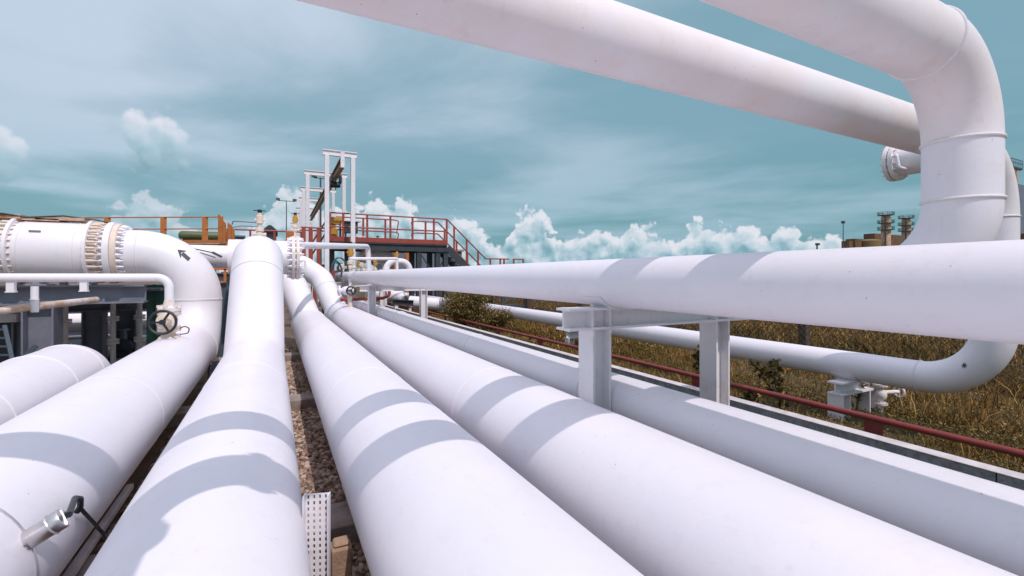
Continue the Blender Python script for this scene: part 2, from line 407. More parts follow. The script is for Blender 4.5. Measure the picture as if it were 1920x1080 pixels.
def flange_mb(mb, c, ax, r, th, nb=0, rb=None, bl=0.0, br=0.06):
    c, ax = Vector(c), Vector(ax).normalized()
    mb.lathe(c - ax * (th / 2), ax, [(r * 0.985, 0), (r, th * .06), (r, th * .94), (r * 0.985, th)], 56)
def bolts(parent, c, ax, rb, half, nb, br=0.06, mat='white'):
    """studs with nuts round a flange, each a part of its own"""
    c, ax = Vector(c), Vector(ax).normalized(); sd, u = frame(ax); o = None
    for k in range(nb):
        a = 2 * math.pi * (k + .5) / nb; d = (sd * math.cos(a) + u * math.sin(a)) * rb; p = c + d
        if o is None:
            mb = MB()
            for sg in (-1, 1):
                mb.cyl(p, p + ax * ((half - br * .6) * sg), br, n=6); mb.cyl(p + ax * ((half - br * .6) * sg), p + ax * (half * sg), br, br * .66, n=6); mb.cyl(p + ax * (half * sg), p + ax * ((half + br * 1.1) * sg), br * .55, br * .40, n=6)
            o = mb.build('bolt', M[mat], parent); d0 = d
        else:
            b = o.copy(); C.objects.link(b); b.location = Vector(o.location) + (d - d0) * S

# ------------------------------------------------------------------ ground
GZ = -4.6; FZ = -4.1
def grid_sheet(x0, x1, y0, y1, z, nx, ny, amp, name, mat, seed):
    rg = np.random.default_rng(seed); xs = np.linspace(x0, x1, nx); ys = np.linspace(y0, y1, ny)
    ph = rg.uniform(0, 6.28, (6, 2)); fr = rg.uniform(0.1, 1.1, (6, 2)); mb = MB(); vs = []
    for y in ys:
        for x in xs:
            h = sum(math.sin(x * fr[k, 0] + ph[k, 0]) * math.sin(y * fr[k, 1] + ph[k, 1]) for k in range(6)) / 6 * amp
            vs.append((x, y, z + h))
    fs = [(j * nx + i, j * nx + i + 1, (j + 1) * nx + i + 1, (j + 1) * nx + i) for j in range(ny - 1) for i in range(nx - 1)]
    mb.add(vs, fs); o = mb.build(name, mat, origin=(0, 0, z)); return structure(o)
mb = MB(); mb.add([(-5000, -400, GZ - .06), (5000, -400, GZ - .06), (5000, 9000, GZ - .06), (-5000, 9000, GZ - .06)], [(0, 1, 2, 3)])
structure(mb.build('ground', M['soil'], origin=(0, 0, GZ)))
grid_sheet(11.0, 130, -30, 220, FZ, 90, 130, 0.22, 'field', M['field'], 3)
mb = MB(); mb.bbox((-14, -14, GZ - .04), (10.1, 60, GZ)); structure(mb.build('gravel_bed', M['soil']))

ICO = None
def ico():
    t = (1 + 5 ** .5) / 2
    v = np.array([(-1, t, 0), (1, t, 0), (-1, -t, 0), (1, -t, 0), (0, -1, t), (0, 1, t), (0, -1, -t), (0, 1, -t), (t, 0, -1), (t, 0, 1), (-t, 0, -1), (-t, 0, 1)], float)
    v /= np.linalg.norm(v[0])
    f = [(0, 11, 5), (0, 5, 1), (0, 1, 7), (0, 7, 10), (0, 10, 11), (1, 5, 9), (5, 11, 4), (11, 10, 2), (10, 7, 6), (7, 1, 8), (3, 9, 4), (3, 4, 2), (3, 2, 6), (3, 6, 8), (3, 8, 9), (4, 9, 5), (2, 4, 11), (6, 2, 10), (8, 6, 7), (9, 8, 1)]
    return v, np.array(f)
def fast_mesh(name, verts, faces, mat, nper, smooth=False):
    """verts Nx3 in layout units, faces MxK int array"""
    v = np.asarray(verts, np.float32) * S; v[:, 2] += CZ
    me = bpy.data.meshes.new(name); me.vertices.add(len(v)); me.vertices.foreach_set('co', v.ravel())
    fa = np.asarray(faces, np.int32); k = fa.shape[1]
    me.loops.add(fa.size); me.loops.foreach_set('vertex_index', fa.ravel())
    me.polygons.add(len(fa)); me.polygons.foreach_set('loop_start', np.arange(0, fa.size, k, dtype=np.int32))
    me.update(calc_edges=True); me.materials.append(mat)
    if smooth: me.shade_smooth()
    o = bpy.data.objects.new(name, me); C.objects.link(o); return o
def stones(strips, name, label):
    iv, jf = ico(); VS = []; FS = []; off = 0
    for (x0, x1, y0, y1, dens, smin, smax, lift) in strips:
        n = int((x1 - x0) * (y1 - y0) * dens)
        for _ in range(n):
            sc = RNG.uniform(smin, smax); r = iv * (1 + RNG.uniform(-.28, .28, (12, 1))) * sc * np.array([1, RNG.uniform(.65, 1.1), RNG.uniform(.5, .8)])
            a, b = RNG.uniform(0, 6.28, 2); Rz = np.array([[math.cos(a), -math.sin(a), 0], [math.sin(a), math.cos(a), 0], [0, 0, 1]])
            b = (b - 3.14) * .18; Rx = np.array([[1, 0, 0], [0, math.cos(b), -math.sin(b)], [0, math.sin(b), math.cos(b)]])
            VS.append(r @ (Rz @ Rx).T + np.array([RNG.uniform(x0, x1), RNG.uniform(y0, y1), GZ + RNG.uniform(-.01, lift)])); FS.append(jf + off); off += 12
    o = fast_mesh(name, np.concatenate(VS), np.concatenate(FS), M['stone'], 20)
    o['kind'] = 'stuff'; o['label'] = label; o['category'] = 'gravel'; return o
stones([(0.0, 1.35, 6.5, 27, 170, .05, .105, .06), (-2.6, -1.2, 6.0, 24, 150, .05, .105, .06), (-11, -3.4, 20, 34, 22, .05, .14, .03), (-2.6, 1.5, 24, 34, 40, .05, .1, .03)],
       'gravel', 'loose brown and grey gravel lying between the big white pipes')

stones([(-.1, 1.4, 6.0, 27, 260, .015, .04, .07), (-2.6, -1.2, 6.0, 24, 200, .015, .04, .07)], 'gravel_fines', 'fine brown grit and chips filling the gaps in the gravel strip')
# concrete sleepers under the pipes
for i, (y, lab) in enumerate(((8.6, 'concrete sleeper under the pipes beside the perforated cable tray'), (17.5, 'brown concrete sleeper under the pipes halfway along the gravel strip'), (27.3, 'concrete sleeper under the pipes at the far end of the gravel strip'))):
    mb = MB(); mb.bbox((-7, y - .45, GZ - .1), (7.2, y + .45, -4.19))
    for xx in (-5.75, -3.18, -.66, 1.97, 4.45, 6.4): mb.bbox((xx - .35, y - .3, -4.19), (xx + .35, y + .3, -4.135 if xx < 6 else -3.11))
    tag(mb.build('concrete_sleeper', M['concrete'], bevel=.04), lab, 'sleeper', 'concrete sleepers under the pipes')

# ------------------------------------------------------------------ the big pipes
BIG = 'large white pipes side by side over the gravel'
p1 = pipe('pipeline', 'outermost large white pipe, whose far end turns down beside the grey steel columns', [(-5.75, -14, -3.13), (-5.75, 20.2, -3.13), (-5.75, 20.2, GZ - .1)], 1.0, 1.45, group=BIG,
          extra=[((-5.75, 13.2, -3.13), (0, 1, 0)), ((-5.75, 16.6, -3.13), (0, 1, 0))])
p2 = pipe('pipeline', 'large white pipe with the handwheel valve, rising through two elbows to the flanged valve body', [(-3.18, -14, -3.13), (-3.18, 25.3, -3.13), (-3.18, 25.3, .95), (-6.1, 25.3, .95)], 1.0, [2.02, 2.02], group=BIG)
p3 = pipe('pipeline', 'large white pipe left of the gravel strip, sloping straight up to a rounded top', [(-.66, -14, -3.2), (-.66, 19.5, -3.2), (-.66, 23.6, .8), (-.66, 26.4, .9)], 1.0, [1.8, 1.5], group=BIG, seams=False)
MB().torus((-.66, 22.66, -.1), (0, 1, 1), 1.0, .014, 64, 8).build('weld_seam', M['weld'], p3)
p4 = pipe('pipeline', 'large white pipe right of the gravel strip, passing under the edge-on bolted flange', [(1.93, -14, -3.12), (1.93, 31.0, -3.12), (1.88, 31.8, -3.10)], 1.0, [1.2], group=BIG, seams=False,
          extra=())
mb = MB(); mb.sweep(fillet([(1.90, 30.6, -3.1), (1.88, 31.6, -3.0), (1.05, 33.8, -.5), (-.9, 35.0, .1), (-3, 35.4, .15)], [1.0, 1.1, 1.2], 16)[0], .83, 48); mb.build('riser', M['white'], p4)
MB().torus((1.93, 30.95, -3.12), (0, 1, 0), .985, .045, 64, 8).build('weld_seam', M['weld'], p4)
p5 = pipe('pipeline', 'large white pipe nearest the white support posts, its riser curving left at the far end', [(4.45, -14, -3.12), (4.45, 38.0, -3.12), (4.42, 38.8, -3.10)], 1.0, [1.2], group=BIG, seams=False)
mb = MB(); mb.sweep(fillet([(4.42, 37.6, -3.05), (4.4, 38.6, -2.95), (3.45, 41.2, -.3), (1.9, 43, .95), (-3, 43.5, 1.05)], [1.2, 1.6, 1.6], 16)[0], .86, 48); mb.build('riser', M['white'], p5)
MB().torus((3.75, 40.4, -1.11), (-.95, 2.6, 2.65), .86, .03, 64, 8).build('weld_seam', M['weld'], p5)
for o_, X_, Z_, ys in ((p4, 1.93, -3.12, (10.9, 20.5)), (p5, 4.45, -3.12, (9.6, 21.0)), (p2, -3.18, -3.13, (12.6,)), (p3, -.66, -3.2, (13.5,))):
    for y_ in ys: MB().torus((X_, y_, Z_), (0, 1, 0), .999, .007, 72, 6).build('weld_seam', M['white'], o_)
p6 = pipe('pipeline', 'medium white pipe lying low below the support posts, half in shadow', [(6.42, -14, -2.6), (6.42, 45, -2.6)], .5, 1, seams=False,
          extra=())
for y in (8.4, 26.5, 15.2): MB().torus((6.42, y, -2.6), (0, 1, 0), .5, .012, 64, 6).build('weld_seam', M['weld'], p6)
mb = MB(); mb.lathe((6.42, 26.3, -2.6), (0, 1, 0), [(.52, 0), (.535, .03), (.535, .27), (.52, .3)], 48); mb.build('clamp', M['steel_w'], p6)
pm = pipe('pipeline', 'white pipe carried at eye level on the white support frames', [(5.97, -14, -.15), (5.97, 51.5, -.15)], .47, 1, seams=False)
for y in (26.0, 40.0): MB().torus((5.97, y, -.15), (0, 1, 0), .47, .01, 64, 6).build('weld_seam', M['weld'], pm)
mb = MB(); flange_mb(mb, (5.97, 51.6, -.15), (0, 1, 0), .72, .3); bolts(mb.build('flange', M['flange'], pm), (5.97, 51.6, -.15), (0, 1, 0), .6, .24, 12)

# overhead pipes with their risers and low runs
RB, RA = 0.375, 0.40
BX, BY, BZ = 7.57, 2.54, 2.64
pb = pipe('overhead_pipe', 'nearer white overhead pipe with a rounded elbow turning down at the right', [(-.72, -14, BZ), (-.72, BY, BZ), (BX, BY, BZ), (BX, BY, -.14), (BX, 51, -.14)], RB, [1.0, 1.0, 1.06], n=72, mat='over')
for c, ax in (((.46, BY, BZ), (1, 0, 0)), ((-.72, 1.3, BZ), (0, 1, 0))):
    mb = MB(); flange_mb(mb, c, ax, .48, .12); bolts(mb.build('flange', M['flange'], pb), c, ax, .43, .12, 12, .025)
pa = pipe('overhead_pipe', 'farther white overhead pipe coming down behind the first riser, then running low over the grass', [(-16, 4.42, 2.84), (14.95, 4.42, 2.84), (14.95, 4.42, -2.63), (14.95, 62, -2.63)], RA, [1.5, 1.4], mat='over')
for o_, zl_ in ((pb, 1.38), (pa, 1.2)):
    o_.data.materials.append(M['white'])
    for p in o_.data.polygons:
        if (p.center + wloc(o_)).z < CZ + zl_ * S: p.material_index = 1
# small ring mark on the near riser, six-point mark on the low elbow
def mark_on(name, mbm, mat, par): return mbm.build(name, M[mat], par)
mb = MB(); c0 = V(BX, BY, 2.05)
for k in range(20):
    if k in (2, 3, 12, 13, 14): continue
    for sgn in (0,):
        a0, a1 = 2 * math.pi * k / 20, 2 * math.pi * (k + 1) / 20; q = []
        for rr, aa in ((.045, a0), (.06, a0), (.06, a1), (.045, a1)):
            th = math.atan2(-.56, -.83) + rr * math.cos(aa) * 1.3 / RB; q.append(c0 + V(math.cos(th) * (RB + .004), math.sin(th) * (RB + .004), rr * math.sin(aa)))
        mb.add(q, [(0, 1, 2, 3)])
mb.build('ring_mark', M['plate'], pb)

# ------------------------------------------------------------------ support frames
def support(name, label, x1, x2, y, zt, zb, w, over_l, over_r, bh, group=None, shoe=None):
    root = empty(name, label, 'pipe support', ((x1 + x2) / 2, y, zb), group)
    tf = .045
    mb = MB(); mb.ibeam((x1 - over_l, y, zt - bh / 2), (x2 + over_r, y, zt - bh / 2), w, bh, tf, .035)
    mb.build('cross_beam', M['steel_w'], root)
    for x in (x1, x2):
        mb = MB(); mb.ibeam((x, y, zb), (x, y, zt - bh - .002), w, w * .95, tf, .035, up=(1, 0, 0)); mb.build('post', M['steel_w'], root)
        pst = root.children[-1]
        for dx in ((-w * .45, w * .45) if group != LOW else ()):
            for sg in (-1, 1):
                mb = MB(); mb.bbox((x + dx - .016, y + sg * .019, zt - bh + tf + .002), (x + dx + .016, y + sg * (w / 2 - .01), zt - tf - .002))
                mb.build('stiffener', M['steel_w'], pst)
        mb = MB(); mb.bbox((x - w * .75, y - w * .75, zb - .06), (x + w * .75, y + w * .75, zb))
        for a in (-1, 1):
            for b in (-1, 1): mb.cyl((x + a * w * .6, y + b * w * .6, zb), (x + a * w * .6, y + b * w * .6, zb + .09), .035, n=6)
        mb.build('base_plate', M['steel_w'], pst)
    if shoe:
        for (sx, sz, sr) in shoe:
            mb = MB(); mb.bbox((sx - .16, y - .32, zt + .002), (sx + .16, y + .32, zt + .03))
            pr = []
            for k in range(17):
                t = math.radians(180 + 35 + 110 * k / 16); pr.append((sx + (sr + .02) * math.cos(t), sz + (sr + .02) * math.sin(t)))
            n = len(pr); vs = []
            for yy in (y - .32, y + .32):
                for x_, z_ in pr: vs.append((x_, yy, z_))
                for x_, z_ in pr: vs.append((sx + (x_ - sx) * .97, yy, sz + (z_ - sz) * .97))
            fs = []
            for i in range(n - 1):
                fs += [(i, i + 1, 2 * n + i + 1, 2 * n + i), (n + i, 3 * n + i, 3 * n + i + 1, n + i + 1), (i, n + i, n + i + 1, i + 1), (2 * n + i, 2 * n + i + 1, 3 * n + i + 1, 3 * n + i)]
            fs += [(0, 2 * n, 3 * n, n), (n - 1, 2 * n - 1, 4 * n - 1, 3 * n - 1)]
            mb.add(vs, fs); mb.build('saddle', M['steel_w'], root)
    return root
LOW = 'low white frames under the pipe across the grass'
SUP = 'white H-beam frames under the eye-level pipe'
support('pipe_support', 'nearest white H-beam frame under the eye-level pipe, standing between the big and the low pipe', 5.68, 9.15, 7.43, -.64, GZ, .47, .76, 1.1, .42, SUP, [(5.97, -.15, .47), (BX, -.14, .375)])
support('pipe_support', 'second white H-beam frame under the eye-level pipe, near the bush', 5.68, 9.15, 31.2, -.64, GZ, .47, .76, 1.1, .42, SUP, [(5.97, -.15, .47), (BX, -.14, .375)])
support('pipe_support', 'farthest white H-beam frame under the eye-level pipe, behind the small handwheel', 5.68, 9.15, 45.0, -.64, GZ, .47, .76, 1.1, .42, SUP, [(5.97, -.15, .47), (BX, -.14, .375)])
support('pipe_support', 'low white frame with a rusty drain valve beside it under the pipe on the grass', 14.45, 15.85, 7.5, -3.06, FZ - .5, .42, .22, .22, .36, LOW, [(14.95, -2.63, .40)])
support('pipe_support', 'low white frame under the pipe on the grass, half hidden behind the nearest tall post', 14.55, 15.75, 21.3, -3.08, FZ - .5, .40, .22, .22, .42, LOW, [(14.95, -2.63, .40)])
support('pipe_support', 'farthest low white frame under the pipe on the grass, behind the bush', 14.55, 15.75, 37.0, -3.08, FZ - .5, .40, .22, .22, .42, LOW, [(14.95, -2.63, .40)])
# drain valve under the low pipe
root = empty('drain_valve', 'small rusty white drain valve on a stub below the low pipe on the grass', 'valve', (16.05, 7.2, -4.3))
mb = MB(); mb.cyl((16.05, 7.2, -4.3), (16.05, 7.2, -2.95), .07, n=14); mb.build('stub', M['steel_w'], root)
mb = MB(); mb.ball((16.05, 7.2, -3.55), (.16, .16, .2)); mb.cyl((16.05, 7.2, -3.3), (16.05, 7.2, -3.24), .18, n=16); mb.cyl((16.05, 7.2, -3.85), (16.05, 7.2, -3.79), .18, n=16); mb.build('valve_body', M['flange'], root)
mb = MB(); mb.cyl((16.1, 7.2, -3.5), (16.65, 7.0, -3.5), .06, n=10); mb.torus((16.68, 7.0, -3.5), (1, -.3, 0), .16, .03, 20, 6); mb.bar((16.68, 7.0, -3.66), (16.68, 7.0, -3.34), .03, .03); mb.build('handwheel', M['flange'], root)

# ------------------------------------------------------------------ kerb wall and red rail
root = empty('kerb_wall', 'low wall with a pale coping and a mottled grey side along the grass', 'wall', (10.6, 20, GZ))
for i in range(16):
    y0 = -12 + i * 5.0
    mb = MB(); mb.bbox((10.2, y0 + .01, GZ - .3), (10.44, y0 + 4.99, -3.142)); mb.build('wall_panel', M['galv'], root)
mb = MB(); mb.bbox((10.185, -12, -3.14), (10.48, 68, -3.12)); mb.build('coping', M['coping'], root, bevel=.02)
root = empty('guard_rail', 'dark red pipe rail on flat red plates running along the low wall', 'railing', (11.45, 20, FZ))
mb = MB(); mb.cyl((11.42, -12, -3.07), (11.42, 62, -3.07), .068, n=16); mb.build('rail', M['rail'], root)
for k in range(-3, 12):
    y = 5.25 + k * 4.66
    mb = MB(); mb.bbox((11.38, y - .16, FZ - .3), (11.46, y + .16, -3.12)); mb.build('post', M['rail'], root)

# ------------------------------------------------------------------ headers, flanges and valves at the far end
hdr = pipe('header_pipe', 'white header pipe behind the rounded pipe top, ending in an edge-on bolted flange', [(-2.0, 26.5, .90), (.9, 26.5, .90)], .86, 1, seams=False)
c = V(.95, 26.5, .90)
mb = MB(); flange_mb(mb, c - V(.10, 0, 0), (1, 0, 0), 1.12, .16); flange_mb(mb, c + V(.10, 0, 0), (1, 0, 0), 1.12, .16); fl_ = mb.build('flange', M['flange'], hdr)
bolts(fl_, c, (1, 0, 0), 1.0, .29, 20, .085, mat='white')
mb = MB(); mb.tube([(1.12, 25.9, .75), (1.4, 25.9, .75), (1.4, 25.9, .35), (1.12, 25.9, .35)], .045, 8, .05); mb.build('handle', M['white'], hdr)
hl = pipe('header_pipe', 'thinner white header pipe running left behind the elbow with the black arrow', [(-20, 30, 1.02), (-1.4, 30, 1.02)], .62, 1, seams=False)
MB().torus((-5.0, 30, 1.02), (1, 0, 0), .63, .02, 48, 6).build('weld_seam', M['weld'], hl)
# valve body on the elevated run at the left
vb = empty('flanged_valve', 'big white flanged valve body on the raised pipe at the left', 'valve', (-7.8, 25.3, -.4))
mb = MB(); mb.lathe((-8.97, 25.3, .95), (1, 0, 0), [(1.18, 0), (1.22, .25), (1.22, 1.95), (1.18, 2.16)], 64); mb.build('barrel', M['white'], vb)
for xx in (-8.72, -7.1): MB().torus((xx, 25.3, .95), (1, 0, 0), 1.22, .014, 64, 6).build('weld_seam', M['weld'], vb)
for x0, nb in ((-6.75, 26), (-9.03, 26)):
    mb = MB(); flange_mb(mb, (x0, 25.3, .95), (1, 0, 0), 1.34, .12); mb.build('end_flange', M['white'], vb)
bolts(vb, (-6.60, 25.3, .95), (1, 0, 0), 1.22, .17, 30, .07, mat='cream')
bolts(vb, (-9.16, 25.3, .95), (1, 0, 0), 1.22, .2, 30, .07, mat='cream')
mb = MB(); mb.lathe((-6.69, 25.3, .95), (1, 0, 0), [(1.06, 0), (1.06, .5)], 48); mb.build('spacer', M['flange'], vb)
mb = MB(); mb.lathe((-12.5, 25.3, .95), (1, 0, 0), [(1.0, 0), (1.0, 3.4)], 48); mb.build('inlet_neck', M['white'], vb)
mb = MB(); mb.bbox((-8.42, 24.28, 1.68), (-8.08, 24.33, 1.74)); mb.build('nameplate', M['plate'], vb)
mb = MB()
mb.box((-8.6, 25.4, 2.22), (1.7, 1.0, .10)); mb.box((-7.7, 25.3, 2.28), (1.5, .8, .12)); mb.box((-9.3, 25.2, 2.3), (.9, .7, .16)); mb.ball((-9.9, 25.3, 2.3), (.45, .5, .2))
mb.build('insulation_cover', M['rustsheet'], vb)
mb = MB(); mb.tube([(-10.2, 24.9, 2.42), (-9.3, 24.8, 2.38), (-8.7, 24.9, 2.28), (-7.6, 24.9, 2.40), (-6.6, 25.0, 2.30), (-6.2, 25.1, 2.22)], .035, 6); mb.build('cable', M['black'], vb)
# flange joining pipe two to the valve body
mb = MB(); flange_mb(mb, (-5.88, 25.3, .95), (1, 0, 0), 1.26, .2); mb.build('flange', M['cream'], p2)
mb = MB(); flange_mb(mb, (-6.10, 25.3, .95), (1, 0, 0), 1.30, .22); mb.build('flange', M['white'], p2)
bolts(p2, (-5.98, 25.3, .95), (1, 0, 0), 1.13, .34, 28, .075, mat='white')

from mathutils.bvhtree import BVHTree
def hit(o, px, py, lift=0.012):
    """point on an object's surface along a sight line, lifted a little off it"""
    me = o.data; org = wloc(o)
    t = BVHTree.FromPolygons([tuple(v.co + org) for v in me.vertices], [tuple(p.vertices) for p in me.polygons])
    d = px_dir(px, py).normalized(); p, n, i, dist = t.ray_cast(Vector((0, 0, CZ)), d)
    if p is None: return None, None
    if n.dot(d) > 0: n = -n
    p = p + n * lift * S
    return V(p.x / S, p.y / S, (p.z - CZ) / S), n
def decal(name, o, tris, mat, lift=.012):
    mb = MB()
    for t in tris:
        q = [hit(o, *p, lift)[0] for p in t]
        if all(x is not None for x in q): mb.add(q, [tuple(range(len(q)))])
    return mb.build(name, mat, o)
# black arrow painted on the elbow of pipe two
import itertools
def strip(a, b, wa, wb, n=6):
    out = []; a, b = Vector(a), Vector(b); d = (b - a).normalized(); nn = V(-d.y, d.x)
    for k in range(n):
        p, q = a.lerp(b, k / n), a.lerp(b, (k + 1) / n); w0, w1 = wa + (wb - wa) * k / n, wa + (wb - wa) * (k + 1) / n
        out.append([tuple(p - nn * w0), tuple(q - nn * w1), tuple(q + nn * w1), tuple(p + nn * w0)])
    return out
decal('arrow_mark', p2, strip((355, 487), (341, 475), 3.6, 3.6) + strip((343.5, 477), (333, 468.5), 8.5, 0.3), M['ink'])
for k in range(3):
    a = math.radians(10 + 60 * k); cx, cy = 1808.5, 685
    decal('star_mark', pa, strip((cx - 5 * math.cos(a), cy - 5 * math.sin(a)), (cx + 5 * math.cos(a), cy + 5 * math.sin(a)), 1, 1, 2), M['ink'], .01 + .003 * k)

# ------------------------------------------------------------------ gate valves
def handwheel(root, c, ax, R, mat='black', r=.07):
    c, ax = Vector(c), Vector(ax).normalized(); sd, u = frame(ax); mb = MB()
    mb.torus(c, ax, R, r, 40, 8); mb.cyl(c - ax * .07, c + ax * .09, R * .22, n=16)
    for k in range(3):
        a = math.radians(0 + 120 * k); d = sd * math.cos(a) + u * math.sin(a); mb.bar(c + d * .05, c + d * R, r * 1.5, r * 1.1, up=ax)
    return mb.build('handwheel', M[mat], root)
VX, VY = -3.24, 19.6
small_pts = [(-18, VY, -.08), (VX, VY, -.08), (VX, VY, -.9)]
sp_ = pipe('small_pipe', 'thin white pipe running level before the valve body, turning down to the handwheel valve', small_pts, .135, [.36], seams=False, n=24)
mb = MB(); mb.lathe((VX, VY, -1.25), (0, 0, 1), [(.34, 0), (.34, .12), (.29, .15), (.18, .21), (.14, .40)], 28)
fl_ = mb.build('flange', M['flange'], sp_)
for k in range(6):
    a = k * math.pi / 3 + .3; mb = MB(); mb.cyl((VX + .29 * math.cos(a), VY + .29 * math.sin(a), -1.12), (VX + .29 * math.cos(a), VY + .29 * math.sin(a), -1.03), .07, n=6); mb.build('bolt', M['flange'], fl_)
gv = empty('gate_valve', 'cream gate valve with a black handwheel standing on the white pipe elbow', 'valve', (VX, VY, -2.2))
mb = MB(); mb.lathe((VX, VY, -2.2), (0, 0, 1), [(.34, 0), (.30, .08), (.19, .16), (.17, .24), (.34, .27), (.34, .36)], 28)
mb.lathe((VX, VY, -1.835), (0, 0, 1), [(.34, 0), (.34, .08), (.22, .13), (.25, .28), (.22, .42), (.34, .46), (.34, .57)], 28)
mb.lathe((VX, VY - .13, -1.56), (0, -1, 0), [(.26, 0), (.26, .22), (.30, .24), (.30, .31), (.16, .34), (.09, .68)], 24)
mb.build('valve_body', M['cream'], gv)
handwheel(gv, (VX - .04, VY - .85, -1.55), (-.12, -1, .1), .375, r=.043)
mb = MB(); mb.tube([(VX + .3, VY - .1, -1.85), (VX + .46, VY - .15, -1.77), (VX + .60, VY - .15, -1.85), (VX + .56, VY - .15, -2.02), (VX + .32, VY - .15, -2.05)], .020, 6, .08); mb.build('wire_loop', M['black'], gv)

def instrument(name, label, c, h=1.5, arms=False, s=1.0, grp='small instrument valves with yellow bodies', body='yellow'):
    x, y, z = c; root = empty(name, label, 'valve', c, grp)
    mb = MB(); mb.lathe(c, (0, 0, 1), [(.16 * s, 0), (.09 * s, .08 * s), (.09 * s, h * .35), (.2 * s, h * .37), (.2 * s, h * .45), (.1 * s, h * .48), (.1 * s, h * .6)], 14); mb.build('stem', M['cream'], root)
    mb = MB(); mb.ball((x, y, z + h * .28), (.17 * s, .17 * s, .2 * s)); mb.cyl((x - .3 * s, y, z + h * .28), (x + .3 * s, y, z + h * .28), .09 * s, n=12); mb.build('valve_body', M['cream'], root)
    mb = MB(); mb.lathe((x, y, z + h * .6), (0, 0, 1), [(.17 * s, 0), (.17 * s, h * .22), (.12 * s, h * .24), (.12 * s, h * .3)], 14); mb.cyl((x - .22 * s, y, z + h * .7), (x + .22 * s, y, z + h * .7), .07 * s, n=10); mb.build('actuator', M[body], root)
    mb = MB(); mb.cyl((x, y, z + h * .9), (x, y, z + h), .1 * s, n=12); mb.bar((x - .28 * s, y, z + h * .97), (x + .28 * s, y, z + h * .97), .05 * s, .04 * s); mb.build('cap', M['black'], root)
    if arms:
        mb = MB(); mb.tube([(x, y, z + h * .62), (x - 1.15, y - .2, z + h * .62), (x - 1.2, y - .2, z + h * .52)], .03, 6, .05); mb.tube([(x, y, z + h * .5), (x - .8, y - .1, z + h * .5), (x - 1.2, y - .2, z + h * .44)], .025, 6, .05); mb.build('bracket', M['lamp'], root)
    return root
q = at(487, 452, Y=27.0); instrument('instrument_valve', 'yellow topped instrument valve with long thin arms on the rounded white pipe top', (q.x, 26.9, 1.60), 1.75, True, body='cream')
mb = MB(); mb.bar((q.x + .05, 26.9, 2.0), (q.x + .6, 27.0, 1.70), .12, .2); mb.build('gusset', M['cream'], bpy.data.objects['instrument_valve'])
instrument('instrument_valve', 'slim instrument valve standing on the edge-on bolted flange', (.95, 26.5, 2.0), 1.25, s=.7)

# thin rods lying on the left header
mb = MB(); q0, q1 = at(362, 466, Y=28.9), at(405, 475, Y=28.9); mb.bar(q0, q1, .06, .06); q2 = at(385, 482, Y=28.9); mb.bar(at(364, 470, Y=28.9), at(404, 483, Y=28.9), .05, .05); mb.bar(at(398, 473, Y=28.85), at(416, 482, Y=28.85), .14, .12)
tag(mb.build('cable_clamp', M['lamp']), 'dark thin double rod clamped along the thinner white header', 'clamp')

# ------------------------------------------------------------------ steelwork under the raised pipe at the left
def hcol(name, label, px, Y, ztop, w, mat='steel_g', d=None, grp='grey steel columns under the raised pipe'):
    q = at(px, 516, Y=Y); root = empty(name, label, 'column', (q.x, Y, GZ), grp)
    mb = MB(); mb.ibeam((q.x, Y, GZ), (q.x, Y, ztop), w, d or w, .06, .05, up=(1, 0, 0)); mb.build('shaft', M[mat], root)
    mb = MB(); mb.bbox((q.x - w * .9, Y - w * .9, GZ), (q.x + w * .9, Y + w * .9, GZ + .12)); mb.build('base_plate', M[mat], root)
    mb = MB(); mb.bbox((q.x - w * 1.2, Y - w * 1.2, GZ - .2), (q.x + w * 1.2, Y + w * 1.2, GZ - .001)); mb.build('plinth', M['concrete'], root)
    return root
hcol('steel_column', 'wide grey steel column nearest the thin rusty pipe', 80, 25.3, -1.22, .95)
hcol('steel_column', 'grey steel column behind the middle of the grey beams', 178, 29.5, -1.72, .8)
hcol('steel_column', 'darker grey steel column beside the green post', 240, 31.5, -1.72, .85)
hcol('steel_column', 'narrow grey steel column at the edge of the dark cabinet', 42, 27.0, -1.22, .5)
mb = MB(); mb.ibeam((-20, 25.3, -.80), (-5.0, 25.3, -.80), .8, .78, .07, .06); tag(mb.build('steel_beam', M['steel_g']), 'upper grey steel beam directly under the flanged valve body', 'beam', 'grey steel beams at the left')
mb = MB(); mb.ibeam((-10.6, 29.5, -1.45), (-5.8, 29.5, -1.45), .7, .62, .07, .06); tag(mb.build('steel_beam', M['steel_g']), 'lower grey steel beam behind, ending near the green post', 'beam', 'grey steel beams at the left')
for px, y, lab in ((77, 25.3, 'left saddle stub holding the valve body above the grey beam'), (158, 25.3, 'right saddle stub holding the valve body above the grey beam')):
    q = at(px, 516, Y=25.3); mb = MB(); mb.bbox((q.x - .1, 24.85, -.41), (q.x + .1, 25.75, -.05)); mb.bbox((q.x - .3, 24.8, -.41), (q.x + .3, 25.8, -.36))
    tag(mb.build('pipe_saddle', M['steel_w']), lab, 'saddle', 'stubs under the valve body')
for px, lab in ((20, 'left short white bracket hanging below the thin level pipe'), (157, 'right short white bracket hanging below the thin level pipe')):
    q = at(px, 516, Y=VY); mb = MB(); mb.bbox((q.x - .09, VY - .05, -.5), (q.x + .09, VY + .12, -.2)); mb.bbox((q.x - .11, VY - .07, -.53), (q.x + .11, VY + .14, -.5))
    tag(mb.build('hanger_bracket', M['steel_w']), lab, 'bracket', 'short brackets below the thin level pipe')
q = at(65, 516, Y=20.4); mb = MB(); mb.cyl((q.x, 20.4, -1.2), (q.x, 20.4, -.36), .10, n=18); mb.cyl((q.x, 20.4, -.8), (q.x, 20.4, -.78), .12, n=18); tag(mb.build('vent_stub', M['steel_w']), 'short white vertical stub above the rusty thin pipe at the left', 'pipe')
